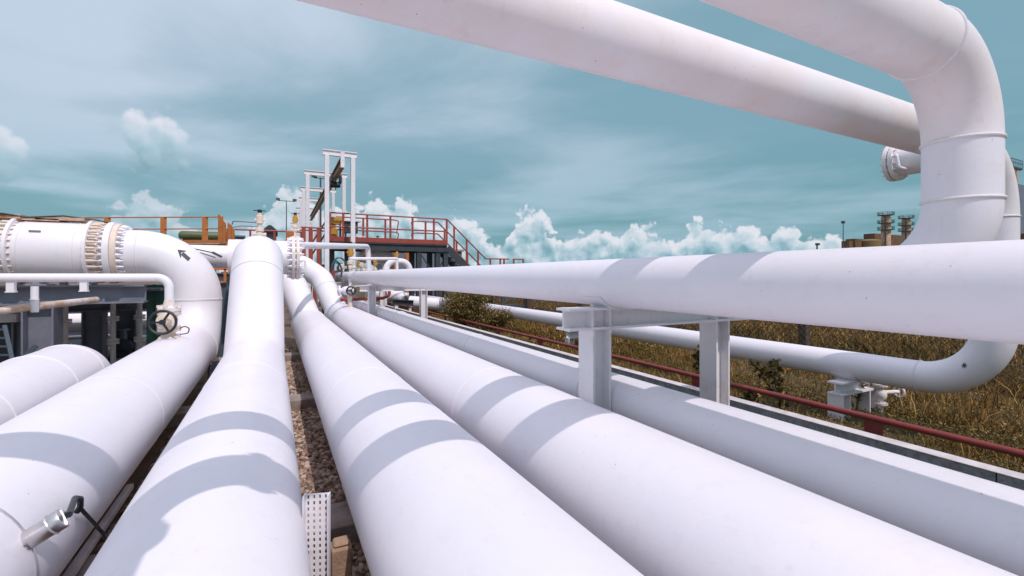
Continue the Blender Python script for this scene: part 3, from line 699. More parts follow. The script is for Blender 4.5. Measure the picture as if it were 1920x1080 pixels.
mb = MB(); a, b = at(-60, 590, Y=20.0), at(65, 575, Y=20.4); c_ = at(180, 562, Y=24.2); mb.tube([a, b, c_], .125, 14, .5)
tag(mb.build('small_pipe', material('worn_pipe_paint', (0.66, .60, .58), .5, var=(.42, .27, .17), vscale=5, bump=.2)), 'worn thin white pipe with rust patches slanting past the grey column', 'pipe')
mb = MB(); mb.bbox((-26, 26.4, -.72), (-4.7, 32.9, -.60)); tag(mb.build('shade_deck', M['steel_g']), 'unseen grey deck added to shade the pipes behind the flanged valve', 'deck')  # unseen slab, added to throw shade on the bay below
mb = MB(); mb.bbox((-26, 38.0, GZ), (-4.2, 38.3, -.75)); tag(mb.build('dark_panel', M['bluesteel']), 'long dark sheet added to stand for shade behind the grey columns', 'panel')  # added dark backing so the bay behind the columns reads as shaded
for px_, Y_, lab in ((122, 27.5, 'thin upright white drain pipe between the wide and the middle grey columns'), (212, 28.5, 'thin upright white drain pipe between the two shaded grey columns'), (262, 29.0, 'thin upright white drain pipe close to the green post')):
    q = at(px_, 516, Y=Y_); o_ = MB(); o_.cyl((q.x, Y_, GZ), (q.x, Y_, -.8), .11, n=14)
    for z_ in (-2.2, -3.3): o_.cyl((q.x, Y_, z_), (q.x, Y_, z_ + .1), .24, n=14); o_.cyl((q.x, Y_, z_ + .13), (q.x, Y_, z_ + .23), .24, n=14)
    o_ = tag(o_.build('drain_pipe', M['flange']), lab, 'pipe', 'upright drain pipes in the shade')
# dark cabinet
root = empty('equipment_cabinet', 'dark navy steel cabinet at the far left below the valve body', 'cabinet', (-12, 27.6, GZ))
mb = MB(); mb.bbox((-18, 27.3, GZ), (-9.75, 28.6, -1.25)); mb.build('housing', M['steel_d'], root)
for k in range(3):
    mb = MB(); x0 = -12.9 + k * 1.06; mb.bbox((x0, 27.25, GZ + .3), (x0 + 1.0, 27.298, -1.45)); mb.build('door', M['steel_d'], root, bevel=.01)
q = at(14, 596, Y=26.6); mb = MB(); mb.bbox((q.x - .8, 26.4, q.z - .18), (q.x + .35, 26.9, q.z + .18)); tag(mb.build('junction_box', M['steel_w'], bevel=.03), 'small pale box at the left edge in front of the dark cabinet', 'box')
# ladder leaning at the far left
root = empty('step_ladder', 'teal grey step ladder leaning at the left edge before the cabinet', 'ladder', (-10, 24, GZ))
a0, a1 = at(8, 610, Y=24.5), at(26, 690, Y=23.8); b0, b1 = at(-30, 610, Y=24.5), at(-20, 690, Y=23.8)
a1 = a0 + (a1 - a0) * 1.4; b1 = b0 + (b1 - b0) * 1.4
for a, b in ((a0, a1), (b0, b1)): mb = MB(); mb.bar(a, b, .12, .07); mb.build('rail', M['bluesteel'], root)
for k in range(7): mb = MB(); t = (k + .5) / 7; mb.bar(a0.lerp(a1, t), b0.lerp(b1, t), .1, .06); mb.build('rung', M['bluesteel'], root)
mb = MB(); mb.bar(at(68, 648, Y=22.6), at(38, 676, Y=22.6), .14, .14); tag(mb.build('brace_bar', M['bluesteel']), 'short teal grey bar slanting up behind the outermost pipe', 'bar')
# green posts
for px, w, lab in ((284.5, .33, 'narrow green steel post left of the handwheel valve'), (302, .52, 'wide green steel post right behind the handwheel valve')):
    q = at(px, 516, Y=27.5); mb = MB(); mb.bbox((q.x - w / 2, 27.3, GZ), (q.x + w / 2, 27.9, -.45)); tag(mb.build('green_post', M['green'], bevel=.02), lab, 'post', 'green posts by the handwheel valve')
q = at(292, 516, Y=27.7); mb = MB(); mb.bbox((q.x - .09, 27.5, GZ), (q.x + .09, 27.8, -.4)); tag(mb.build('pale_post', M['cream']), 'thin tan strip post between the two green posts', 'post')
# pipes in the shade behind
pipe('pipeline', 'white pipe lying in the shade behind the grey columns', [(-24, 35, -2.75), (-5, 35, -2.75)], .55, 1, seams=False, n=32)
pipe('small_pipe', 'thin white pipe low in the shade behind the grey columns', [(-24, 33.8, -3.45), (-7.8, 33.8, -3.45)], .11, 1, seams=False, n=16)
pipe('small_pipe', 'bent thin white pipe with a flange in the shade left of the green post', [(-4.5, 33, -3.55), (-7.55, 33, -3.55), (-7.55, 33, -1.7)], .12, [.35], seams=False, n=16)
for px, lab in ((178, 'dark pump body on a plinth at the foot of the grey column'), (232, 'dark pump body near the green post in the shade')):
    q = at(px, 645, Y=31.0); root = empty('pump', lab, 'pump', (q.x, 31, GZ), 'dark pumps in the shade')
    mb = MB(); mb.bbox((q.x - .8, 30.3, GZ), (q.x + .8, 31.7, GZ + .3)); mb.build('plinth', M['concrete'], root, bevel=.03)
    mb = MB(); mb.lathe((q.x, 30.6, GZ + .85), (0, 1, 0), [(.25, 0), (.42, .1), (.42, .8), (.3, .95)], 20); mb.bbox((q.x - .35, 30.6, GZ + .3), (q.x + .35, 31.4, GZ + .6)); mb.build('casing', M['steel_d'], root)
    mb = MB(); mb.cyl((q.x, 31, GZ + 1.2), (q.x, 31, GZ + 1.75), .15, n=14); mb.cyl((q.x, 31, GZ + 1.7), (q.x, 31, GZ + 1.78), .27, n=14); mb.build('outlet', M['steel_g'], root)
q = at(118, 630, Y=30); mb = MB(); mb.lathe((q.x, 30, GZ), (0, 0, 1), [(.42, 0), (.44, .1), (.40, .2), (.44, .3), (.40, .45), (.44, .55), (.45, 1.0), (.40, 1.06)], 24); tag(mb.build('drum', M['flange']), 'small pale ribbed drum on the ground in the shade behind the columns', 'drum')
# bracket, dark column between the two risers
q = at(423, 515, Y=29); root = empty('steel_column', 'dark steel column between the two rising pipes under a tan bracket', 'column', (q.x, 29, GZ), 'grey steel columns under the raised pipe')
mb = MB(); mb.ibeam((q.x + .1, 29.2, GZ), (q.x + .1, 29.2, -.1), .75, .7, .06, .05, up=(0, 1, 0)); mb.build('shaft', M['bluesteel'], root)
mb = MB(); mb.bar((q.x - .7, 28.7, .33), (q.x + .9, 28.7, .33), .12, .12); mb.bar((q.x + .0, 28.7, .33), (q.x + .0, 28.7, -.35), .12, .12); mb.bar((q.x - .7, 28.7, -.35), (q.x + .06, 28.7, -.35), .1, .1); mb.build('bracket', M['orange'], root)
mb = MB(); mb.ibeam((q.x - 1.4, 29.6, -.12), (q.x + 1.6, 29.6, -.12), .5, .5, .05, .04); mb.build('cross_beam', M['steel_g'], root)
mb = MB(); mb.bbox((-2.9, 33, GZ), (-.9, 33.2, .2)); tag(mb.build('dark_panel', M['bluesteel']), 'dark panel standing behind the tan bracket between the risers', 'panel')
q = at(402, 672, Y=21.0); root = empty('perforated_channel', 'dark perforated channel beside the foot of the rising elbow', 'channel', (q.x, 21, GZ))
mb = MB()
cx, cz = q.x, GZ
def perforated(mb, c, ux, uz, w, h, nc, nr, hw, hh):
    """flat plate with real slots, built as strips between the holes"""
    c, ux, uz = Vector(c), Vector(ux), Vector(uz); cw = w / nc; ch = h / nr; n = ux.cross(uz).normalized() * .012
    def rect(x0, x1, z0, z1):
        p = [c + ux * x0 + uz * z0, c + ux * x1 + uz * z0, c + ux * x1 + uz * z1, c + ux * x0 + uz * z1]
        mb.add(p + [v + n for v in p], [(3, 2, 1, 0), (4, 5, 6, 7), (0, 1, 5, 4), (1, 2, 6, 5), (2, 3, 7, 6), (3, 0, 4, 7)])
    for j in range(nr):
        z0 = j * ch; zm0 = z0 + (ch - hh) / 2; zm1 = zm0 + hh
        rect(-w / 2, w / 2, z0, zm0); rect(-w / 2, w / 2, zm1, z0 + ch)
        xs = -w / 2
        for i in range(nc):
            xc = -w / 2 + (i + .5) * cw; rect(xs, xc - hw / 2, zm0, zm1); xs = xc + hw / 2
        rect(xs, w / 2, zm0, zm1)
perforated(mb, (cx, 21, GZ), (.89, -.46, 0), (0, 0, 1), .5, 1.3, 2, 7, .08, .08); mb.build('plate', M['steel_d'], root)

# ------------------------------------------------------------------ foreground details
# clamp-on sensor strapped to pipe two
cr, cb = V(CT, -ST, 0), V(-ST, -CT, 0)                    # directions along and towards the walkway side
vw = px_dir(82, 990).normalized(); e1 = vw.cross(V(0, 0, 1)).normalized(); e2 = e1.cross(vw).normalized()
ax = (e1 * .80 + e2 * .38 - vw * .36).normalized(); rs = .102; L = .40
P_, nrm = hit(p2, 52, 1010, .0); A0 = P_ + nrm * (rs * 1.25) - ax * (L * .5); B0 = A0 + ax * L
root = empty('clamp_on_sensor', 'small steel cylinder sensor strapped to the white pipe, with a black cable gland', 'sensor', A0)
mb = MB(); mb.lathe(A0, ax, [(rs * .94, 0), (rs, .01), (rs, (B0 - A0).length * .72)], 36); mb.build('housing', M['chrome'], root)
mb = MB(); mb.lathe(A0 + ax * (L * .722), ax, [(rs * 1.06, 0), (rs * 1.06, L * .22), (rs * 1.0, L * .25), (rs * .3, L * .26)], 36)
sdv, uv = frame(ax, nrm)
mb.bar(A0 + ax * (L * .99) - uv * rs * .9, A0 + ax * (L * .99) + uv * rs * .9, .02, .012, up=ax)
mb.build('end_cap', M['chrome'], root)
mb = MB(); mb.torus(A0 + ax * (L * .0), ax, rs * 1.02, .012, 36, 6); mb.torus(A0 + ax * (L * .715), ax, rs * 1.05, .010, 36, 6); mb.build('band', M['chrome'], root)
mb = MB(); mb.bar(A0 + ax * .02 - uv * rs * .1 - nrm * (rs + .012), A0 + ax * L * .95 - nrm * (rs + .012), .12, .03, up=nrm); mb.build('foot', M['black'], root)
for t in (.08, .86):
    mb = MB(); c2 = A0 + ax * (L * t)
    pts = [c2 + uv * 0 + sdv * 0]
    # straps follow the big pipe round
    P0 = c2 - nrm * (rs + .02); a0 = math.atan2(P0.z + 3.13, P0.x + 3.18); pts2 = []
    for k in range(-14, 15):
        a = a0 + k * .085; pts2.append(V(-3.18 + 1.008 * math.cos(a), P0.y + k * .012, -3.13 + 1.008 * math.sin(a)))
    mb.sweep(pts2, .007, 5); mb.build('strap', M['chrome'], root)
fcu = bpy.data.curves.new('letters', 'FONT'); fcu.body = 'JET'; fcu.size = .075 * S; fcu.extrude = .0004
tmp = bpy.data.objects.new('tmp', fcu); C.objects.link(tmp); bpy.context.view_layer.update()
lm = bpy.data.meshes.new_from_object(tmp.evaluated_get(bpy.context.evaluated_depsgraph_get())); bpy.data.objects.remove(tmp)
vdir = -px_dir(66, 1006).normalized(); vdir = (vdir - ax * vdir.dot(ax)).normalized(); dn = (V(0, 0, -1) - ax * ax.dot(V(0, 0, -1))).normalized()
fdir = (vdir * .82 + dn * .57).normalized(); yv = ax; zv = fdir; xv = yv.cross(zv).normalized()
lo = bpy.data.objects.new('lettering', lm); C.objects.link(lo); lm.materials.clear(); lm.materials.append(M['ink'])
Mx = Matrix((xv, yv, zv)).transposed().to_4x4(); Mx.translation = (ax * .03 + fdir * (rs + .004) - xv * .06) * S
lm.transform(Mx); lo.parent = root
def on2(px_, py_, up_):
    p_, n_ = hit(p2, px_, py_, 0.0); return p_ + n_ * up_
g0 = A0 + ax * (L * .95) + nrm * rs * .5
mb = MB(); mb.tube([g0, on2(110, 950, .16), on2(122, 948, .15), on2(131, 957, .10), on2(134, 964, .05)], .032, 14, .035, step=10); mb.build('cable_gland', M['black'], root)
q5 = on2(195, 1004, .03) if hit(p2, 195, 1004)[0] is not None else at(195, 1004, X=-2.2)
tag(MB().tube([on2(129, 957, .10), on2(145, 966, .07), on2(168, 982, .05), q5, at(212, 1017, X=-2.02), (-1.9, 4.6, -4.5)], .022, 10, .18).build('cable', M['black']), 'black cable leading from the strapped sensor down between two pipes', 'cable')
# pale conduit strip under the right side of pipe two
mb = MB(); mb.bar((-2.46, -6, -4.04), (-2.46, 11.2, -4.04), .11, .10); tag(mb.build('conduit_strip', M['coping'], bevel=.01), 'long pale strip lying under the right side of the pipe with the sensor', 'strip')
# perforated cable tray standing between pipes three and four
root = empty('cable_tray', 'upright perforated white cable tray between the two big pipes', 'cable tray', (.47, 6.2, GZ))
tx = V(.94, -.34, 0).normalized(); base = V(.46, 6.05, GZ + .02); hh = 1.94
mb = MB(); perforated(mb, base, tx, V(0, 0, 1), .27, hh, 4, 26, .022, .045); mb.build('perforated_plate', M['steel_w'], root)
for sg in (-1, 1):
    mb = MB(); pz = base + tx * (sg * .142) + V(0, 0, hh / 2); R3 = Matrix((tx, V(0, 0, 1).cross(tx), V(0, 0, 1))).transposed()
    mb.box(pz + V(.34, .94, 0) * -.03, (.013, .10, hh), R3); mb.build('side_lip', M['steel_w'], root)
mb = MB(); mb.box(V(.79, 6.55, GZ + .45), (.26, .26, 1.1)); mb.box(V(.79, 6.55, GZ + 1.03), (.20, .20, .06))
tag(mb.build('concrete_block', M['block'], bevel=.03), 'rough tan concrete block standing beside the perforated cable tray', 'block')

# ------------------------------------------------------------------ gantry frames and monorail
GR = 'white portal frames receding in a row'
gl_ = [('tallest white portal frame, nearest of the row, holding the end of the ochre beam', 46, 605, 669, 283),
       ('second white portal frame of the row, wide, just left of the tallest', 56, 570, 651, 322),
       ('third white portal frame of the row, behind the second', 66.5, 563.5, 630, 352),
       ('fourth white portal frame of the row, crossing bar hidden by the ochre beam', 76, 560, 616, 371),
       ('fifth white portal frame of the row, low beyond the ochre beam end', 87, 554.5, 602.5, 390),
       ('sixth small white portal frame of the row, just above the red landing', 99, 549.5, 591, 405.5),
       ('smallest and farthest white portal frame of the row', 112, 545, 584, 418)]
for lab, Y, xa, xb, yt in gl_:
    a, b = at(xa, yt, Y=Y), at(xb, yt, Y=Y); zt = at((xa + xb) / 2, yt, Y=Y).z
    root = empty('portal_frame', lab, 'portal frame', ((a.x + b.x) / 2, Y, GZ), GR)
    lw = .38
    mb = MB(); mb.ibeam((a.x, Y, zt - .27), (b.x, Y, zt - .27), lw * .8, .54, .09, .09); mb.build('cross_beam', M['steel_w'], root)
    for x in (a.x + .36, b.x - .36):
        mb = MB(); mb.ibeam((x, Y, GZ), (x, Y, zt - .542), lw, lw, .07, .06, up=(0, 1, 0)); mb.build('leg', M['steel_w'], root)
a = at(641, 291, Y=45.4); b = at(580, 398, Y=88); a.z = at(640, 300, Y=45.4).z + .25; 
bz = a.z
root = empty('monorail_beam', 'ochre monorail beam slung under the row of white portal frames', 'beam', (a.x, 46, bz - .6))
xb_ = a.x + .35
mb = MB(); mb.ibeam((a.x, 45.0, bz - .55), (xb_, 92, bz - .55), .42, .85, .09, .07); mb.build('rail', M['ochre'], root)
mb = MB(); mb.bbox((a.x - .17, 44.8, bz - 1.05), (a.x + .17, 44.98, bz + .35)); mb.build('end_plate', M['steel_w'], root)
hx = a.x + .08
root = empty('hoist_trolley', 'dark hoist trolley hanging on the ochre beam', 'hoist', (hx, 51, bz - 1.6))
mb = MB(); mb.bbox((hx - .5, 50.6, bz - 1.25), (hx - .28, 51.5, bz - .6)); mb.bbox((hx + .34, 50.6, bz - 1.25), (hx + .56, 51.5, bz - .6)); mb.bbox((hx - .5, 50.9, bz - 1.4), (hx + .56, 51.2, bz - 1.25)); mb.build('side_plate', M['steel_d'], root)
mb = MB(); mb.lathe((hx - .55, 51, bz - 1.6), (1, 0, 0), [(.22, 0), (.28, .1), (.28, .8), (.22, 1.0)], 16); mb.cyl((hx, 51, bz - 1.8), (hx, 51, bz - 2.1), .05, n=8); mb.build('motor', M['black'], root)

# ------------------------------------------------------------------ red platform with stairs
def railing(parent, pts, h, posts, mat, pr=.075, rails=(1.0, .52), flat=(.2, .09), toe=None, run_name='rail'):
    """posts at given fractions between consecutive points; rails follow the points"""
    pts = [Vector(p) for p in pts]
    for f in rails:
        mb = MB(); mb.tube([p + V(0, 0, h * f) for p in pts], pr, 8); mb.build('handrail' if f == 1.0 else 'mid_rail', M[mat], parent)
    for i, t in posts:
        p = pts[i].lerp(pts[i + 1], t); mb = MB(); mb.bar(p, p + V(0, 0, h), flat[0], flat[1], up=(0, 1, 0)); mb.build('post', M[mat], parent)
    if toe:
        mb = MB()
        for i in range(len(pts) - 1): mb.bar(pts[i] + V(0, 0, toe / 2), pts[i + 1] + V(0, 0, toe / 2), .05, toe)
        mb.build('toe_board', M[mat], parent)
PY = 48.0
def pxX(px, Y=PY): return at(px, 516, Y=Y).x
x0, x1 = pxX(618), pxX(838); z0 = at(618, 452, Y=PY).z
root = empty('platform', 'raised walkway with red railings on dark steel, stairs going down at its right end', 'platform', ((x0 + x1) / 2, PY, GZ))
mb = MB(); mb.bbox((x0, PY, z0 - .07), (x1, PY + 3.2, z0)); mb.build('deck', M['steel_d'], root)
for yy in (PY - .05, PY + 3.25):
    mb = MB(); mb.prof((x0, yy, z0 - .45), (x1, yy, z0 - .45), [(-.12, -.36), (.12, -.36), (.12, -.3), (-.04, -.3), (-.04, .3), (.12, .3), (.12, .36), (-.12, .36)]); mb.build('edge_beam', M['steel_d'], root)
H = 2.78
fr = [(0, (pxX(p) - x0) / (x1 - x0)) for p in (618.5, 643.5, 688.5, 732, 773.5, 813.5)] + [(0, .998)]
railing(root, [(x0, PY, z0), (x1, PY, z0)], H, fr, 'red', toe=.48)
xb0 = pxX(630, PY + 3.2); xr = x1
gapx0, gapx1 = pxX(738, PY + 3.2), pxX(781, PY + 3.2)
frb = [(0, (pxX(p, PY + 3.2) - xb0) / (gapx0 - xb0)) for p in (638, 681, 722.5)]
railing(root, [(xb0, PY + 3.2, z0), (gapx0, PY + 3.2, z0)], H, frb, 'red', toe=.3)
railing(root, [(gapx1, PY + 3.2, z0), (x1, PY + 3.2, z0)], H, [(0, .42)], 'red', toe=.3)
for xa, dx in ((gapx0, .55), (gapx1, -.6)):
    for zt in (H, H * .52):
        mb = MB(); mb.tube([(xa - .01 * dx, PY + 3.2, z0 + zt), (xa + dx, PY + 3.2, z0 + zt - .1), (xa + dx * .6, PY + 3.2, z0 + zt - 1.5)], .06, 8, .15); mb.build('rail_return', M['red'], root)
# stairs
sx1 = x1 + 6.1; sz1 = z0 - 5.6
for yy in (PY, PY + 3.2):
    mb = MB(); mb.bar((x1, yy, z0 - .35), (sx1, yy, sz1 - .35), .1, .75, up=(0, 0, 1)); mb.build('stringer', M['steel_d'], root)
    railing(root, [(x1, yy, z0), (x1 + 4.6, yy, z0 - 4.22)], H, [(0, .18), (0, .50), (0, .80)], 'red', rails=(1.0, .52))
for k in range(12):
    t = (k + .5) / 12; mb = MB(); mb.bbox((x1 + 6.1 * t - .3, PY + .06, z0 - 5.6 * t - .2), (x1 + 6.1 * t + .3, PY + 3.14, z0 - 5.6 * t - .12)); mb.build('tread', M['bluesteel'], root)
# lower landing rail at the stair foot
zl = z0 - 4.22; xl = x1 + 4.6
railing(root, [(xl, PY, zl), (xl + 3.0, PY, zl)], H, [(0, .2), (0, .62), (0, .78)], 'red')
railing(root, [(xl + 3.5, PY, zl), (xl + 4.9, PY, zl)], H, [(0, .08), (0, .98)], 'red', rails=(1.0,))
mb = MB(); mb.bbox((xl + .6, PY, zl - .1), (xl + 5.2, PY + 3.2, zl)); mb.build('landing', M['steel_d'], root)
for px_ in (786, 821, 836):
    for yy in (PY + .2, PY + 3.0):
        x = pxX(px_); mb = MB(); mb.ibeam((x, yy, GZ), (x, yy, z0 - .81), .5, .5, .06, .05, up=(0, 1, 0)); mb.build('column', M['steel_d'], root)
for xa, xb, za, zb in ((pxX(788), pxX(819), z0 - .9, z0 - 3.6), (pxX(836), pxX(821), z0 - 1.2, z0 - 3.0)):
    mb = MB(); mb.bar((xa, PY + .2, za), (xb, PY + .2, zb), .16, .1); mb.build('brace', M['steel_d'], root)
for px_ in (625, 655):
    x = pxX(px_); mb = MB(); mb.ibeam((x, PY + 1.5, GZ), (x, PY + 1.5, z0 - .81), .5, .5, .06, .05, up=(0, 1, 0)); mb.build('column', M['steel_d'], root)

for px_ in (727, 741, 763, 806):
    x = pxX(px_, 60); mb = MB(); mb.ibeam((x, 60, GZ), (x, 60, z0 - .2), .45, .45, .06, .05, up=(0, 1, 0)); tag(mb.build('orange_post', M['orange']), 'orange steel post standing in the shade behind the raised walkway', 'post', 'orange posts behind the raised walkway')
# red landing and stair left of the tall frame
LY = 47.0; lx0, lx1 = pxX(564, LY), pxX(617, LY); lz = at(590, 497, Y=LY).z
root = empty('platform', 'lower red landing with a steep stair, left of the tallest portal frame', 'platform', ((lx0 + lx1) / 2, LY, GZ))
mb = MB(); mb.bbox((lx0, LY, lz - .1), (lx1, LY + 3, lz)); mb.build('deck', M['steel_d'], root)
mb = MB(); mb.bar((lx0, LY - .06, lz - .2), (lx1, LY - .06, lz - .2), .1, .55); mb.build('edge_beam', M['red'], root)
hl_ = at(590, 427, Y=LY).z - lz
railing(root, [(lx0, LY, lz), (lx1, LY, lz)], hl_, [(0, .1), (0, .34), (0, .62), (0, .93)], 'red', flat=(.34, .1), rails=(1.0, .5))
railing(root, [(lx0, LY + 3, lz), (lx1, LY + 3, lz)], hl_, [(0, .15), (0, .45), (0, .75)], 'red', flat=(.26, .1), rails=(1.0, .5))
for yy in (LY + .4, LY + 2.6):
    for o_ in (0, 1.6):
        mb = MB(); mb.tube([at(585, 455 + o_ * 14, Y=yy), at(619, 402 + o_ * 14, Y=yy)], .08, 8); mb.build('stair_rail', M['red'], root)
for k in range(4):
    x = lx0 + .4 + k * .8; mb = MB(); mb.bar((x, LY + .3, GZ), (x, LY + .3, lz - .1), .3, .3, up=(0, 1, 0)); mb.build('column', M['red' if k % 2 else 'steel_d'], root)

# orange walkway railing at the left
oa, ob = at(60, 457, Y=58.5), at(418, 459, Y=49.4); ob.z = oa.z; oz = oa.z; oh = at(300, 407, Y=52.2).z - oz
ovec = (ob - oa); oper = V(-ovec.y, ovec.x, 0).normalized()
root = empty('walkway', 'orange walkway railing behind the valve body and its elbow', 'walkway', (oa + ob) / 2 - V(0, 0, 1))
frs = [(0, (p - 60) / 358) for p in (110, 203, 308, 385)]
railing(root, [oa, ob], oh, frs, 'orange', flat=(.46, .12), rails=(1.0, .55), toe=.3, pr=.055)
o1 = ob + ovec.normalized() * 2.4
mb = MB(); mb.bar(oa + oper * 1.3 - V(0, 0, .26), o1 + oper * 1.3 - V(0, 0, .26), 2.5, .45); mb.build('deck', M['orange'], root)
for px_, w_, hh_ in ((414, .42, 1.12), (421, .25, .88), (431, .36, .78), (437, .2, .6)):
    p = oa + ovec * ((px_ - 60) / 358); mb = MB(); mb.prof(p - oper * .08, p + oper * .04, [(-w_ / 2, 0), (w_ / 2, 0), (w_ / 2, oh * hh_ * .86), (-w_ / 2, oh * hh_)], up=(0, 0, 1)); mb.build('gate_post', M['orange'], root)
for t_ in (.1, .9):
    p = oa + ovec * t_ + oper * 1.2; mb = MB(); mb.bar((p.x, p.y, GZ), (p.x, p.y, oz - .5), .5, .5, up=(0, 1, 0)); mb.build('column', M['steel_d'], root)
RY = 58.0; rz = at(540, 462, Y=RY).z; rh = at(540, 434, Y=RY).z - rz
root = empty('walkway', 'thin red and orange handrail running behind the rounded pipe top', 'walkway', (pxX(500, RY), RY, rz))
railing(root, [(pxX(425, RY), RY, rz), (pxX(566, RY), RY, rz)], rh, [(0, .01), (0, .3), (0, .62), (0, .99)], 'red', flat=(.2, .1), rails=(1.0,), pr=.09)
x = pxX(544, RY); mb = MB(); mb.bbox((x - .45, RY - .1, rz), (x + .45, RY + .1, rz + rh * 1.0)); mb.build('end_post', M['orange'], root)
mb = MB(); mb.bar((pxX(425, RY), RY, rz - .1), (pxX(566, RY), RY, rz - .1), .5, .3); mb.build('deck', M['steel_d'], root)
# olive horizontal tank behind
q = at(392, 443, Y=70); root = empty('storage_tank', 'olive green horizontal tank behind the orange railing', 'tank', (q.x, 70, q.z - 1))
rr = (452 - 435) / 2 / F * (70 * CT + q.x * ST)
mb = MB(); xe = at(440, 443, Y=70).x; mb.lathe((at(335, 443, Y=70).x, 70, q.z), (1, 0, 0), [(rr * .5, 0), (rr * .9, rr * .3), (rr, rr * .8), (rr, xe - at(335, 443, Y=70).x - rr * .5), (rr * .9, xe - at(335, 443, Y=70).x)], 32); mb.build('shell', M['olive'], root)
mb = MB(); mb.cyl((xe, 70, q.z), (xe + 1.2, 70, q.z), .25, n=12); mb.build('nozzle', M['steel_d'], root)
for xx in (q.x - 3, q.x + 1.5):
    mb = MB(); mb.bbox((xx - .3, 69.4, GZ), (xx + .3, 70.6, q.z - rr * .8)); mb.build('saddle', M['concrete'], root)

# ------------------------------------------------------------------ manifold between the portal frame and the eye-level pipe
pipe('small_pipe', 'thin white pipe leaving the edge-on flange and bending down behind the tallest portal frame', [at(566, 460, Y=27.5), at(690, 462, Y=39), at(693, 540, Y=39)], .19, [.42], seams=False, n=20)
pipe('small_pipe', 'thinnest white pipe crossing in front of the yellow topped valves to a short riser', [at(655, 485, Y=31), at(744.5, 485, Y=33), at(744.5, 520, Y=33)], .10, [.12], seams=False, n=16)
gp = pipe('gooseneck_pipe', 'white inverted U pipe rising behind the eye-level pipe', [at(724, 525, Y=36), at(724, 489, Y=36), at(768, 491, Y=36), at(768, 530, Y=36)], .24, [.7, .7], seams=False, n=24)
q = at(724, 508, Y=36); mb = MB(); mb.lathe(q - V(0, 0, .2), (0, 0, 1), [(.5, 0), (.5, .14), (.44, .16), (.5, .18), (.5, .34)], 24); mb.build('flange', M['flange'], gp)
specs = [(657, 520, 45, 3.3, 'yellow topped valve nearest the tallest portal frame leg'), (689, 524, 45, 3.2, 'yellow topped valve right of the tallest portal frame leg'), (636, 526, 50, 1.8, 'low valve beside the teal hoses'),
         (703, 520, 46, 1.9, 'low valve between the frame leg and the inverted U pipe'), (744.5, 500, 34, 1.25, 'slim valve on the short riser by the inverted U pipe'), (673, 522, 47, 1.9, 'low valve behind the tallest frame leg')]
for px_, py_, Y_, h_, lab in specs:
    q = at(px_, py_, Y=Y_); instrument('instrument_valve', lab, q, h_, s=1.5 if h_ > 2 else (.6 if Y_ < 40 else 1.2))
for k, (pa_, lab) in enumerate((([(622, 498), (630, 484), (640, 482), (650, 495), (653, 508)], 'upper teal hose looping between the small valves'), ([(620, 512), (628, 490), (634, 488), (641, 505), (640, 520)], 'lower teal hose looping between the small valves'),
                                ([(675, 490), (684, 476), (694, 480), (699, 497)], 'thin dark hose arching beside the yellow topped valve'))):
    mb = MB(); mb.tube([at(px_, py_, Y=42.5 + k * .4) for px_, py_ in pa_], .075, 8, .45); tag(mb.build('hose', M['teal' if k < 2 else 'black']), lab, 'hose', 'hoses among the small valves')
for px_, py_, Y_, lab in ((641, 500, 46, 'pale square junction box among the teal hoses'), (676, 497, 47, 'pale square junction box behind the yellow topped valves')):
    q = at(px_, py_, Y=Y_); mb = MB(); mb.box(q, (.5, .35, .5)); mb.cyl(q - V(0, 0, .25), q - V(0, 0, 1.6), .06, n=8); mb.cyl(q - V(0, .17, 0), q - V(0, .25, 0), .16, n=14); tag(mb.build('junction_box', M['flange'], bevel=.03), lab, 'box', 'junction boxes among the small valves')
# white drum behind
q = at(707, 478, Y=52); root = empty('pressure_vessel', 'white horizontal vessel under the platform', 'vessel', (q.x, 52, q.z - 2))
rr = .95; mb = MB(); mb.lathe((q.x - 2.2, 52, q.z), (1, 0, 0), [(.3, 0), (.75, .25), (rr, .7), (rr, 2.6), (rr * 1.12, 2.62), (rr * 1.12, 2.85), (rr, 2.88), (rr, 3.3), (.7, 3.7), (.3, 3.85)], 36); mb.build('shell', M['white'], root)
mb = MB(); mb.bbox((q.x - 1.2, 51.6, GZ), (q.x - .8, 52.4, q.z - .9)); mb.bbox((q.x + .6, 51.6, GZ), (q.x + 1.0, 52.4, q.z - .9)); mb.build('saddle', M['steel_w'], root)
# yellow apparatus and dark box on the platform
q = at(625, 430, Y=PY + 1); root = empty('valve_actuator', 'tall yellow actuator on the platform at the frame leg', 'actuator', (q.x, PY + 1, z0))
mb = MB(); mb.cyl((q.x, PY + 1, z0), (q.x, PY + 1, z0 + 1.3), .42, n=20); mb.cyl((q.x, PY + 1, z0 + 1.3), (q.x, PY + 1, z0 + 1.75), .22, n=16); mb.build('body', M['yellow'], root)
mb = MB(); mb.bbox((q.x - .35, PY + .6, z0 + 1.75), (q.x + .75, PY + 1.4, z0 + 2.45)); mb.build('head', M['yellow'], root, bevel=.05)
q = at(657, 425, Y=PY + 2); root = empty('control_panel', 'dark control panel with a pale hood on the platform between frame legs', 'panel', (q.x, PY + 2, z0))
mb = MB(); mb.bbox((q.x - .55, PY + 1.8, z0), (q.x - .4, PY + 2.2, z0 + 1.2)); mb.bbox((q.x + .3, PY + 1.8, z0), (q.x + .5, PY + 2.2, z0 + 1.2)); mb.build('leg', M['steel_d'], root)
mb = MB(); mb.bbox((q.x - .7, PY + 1.7, z0 + 1.0), (q.x + .7, PY + 2.3, z0 + 2.2)); mb.build('cabinet', M['steel_d'], root, bevel=.04)
mb = MB(); mb.bbox((q.x - .95, PY + 1.5, z0 + 2.2), (q.x + 1.0, PY + 2.5, z0 + 2.34)); mb.build('hood', M['steel_w'], root)
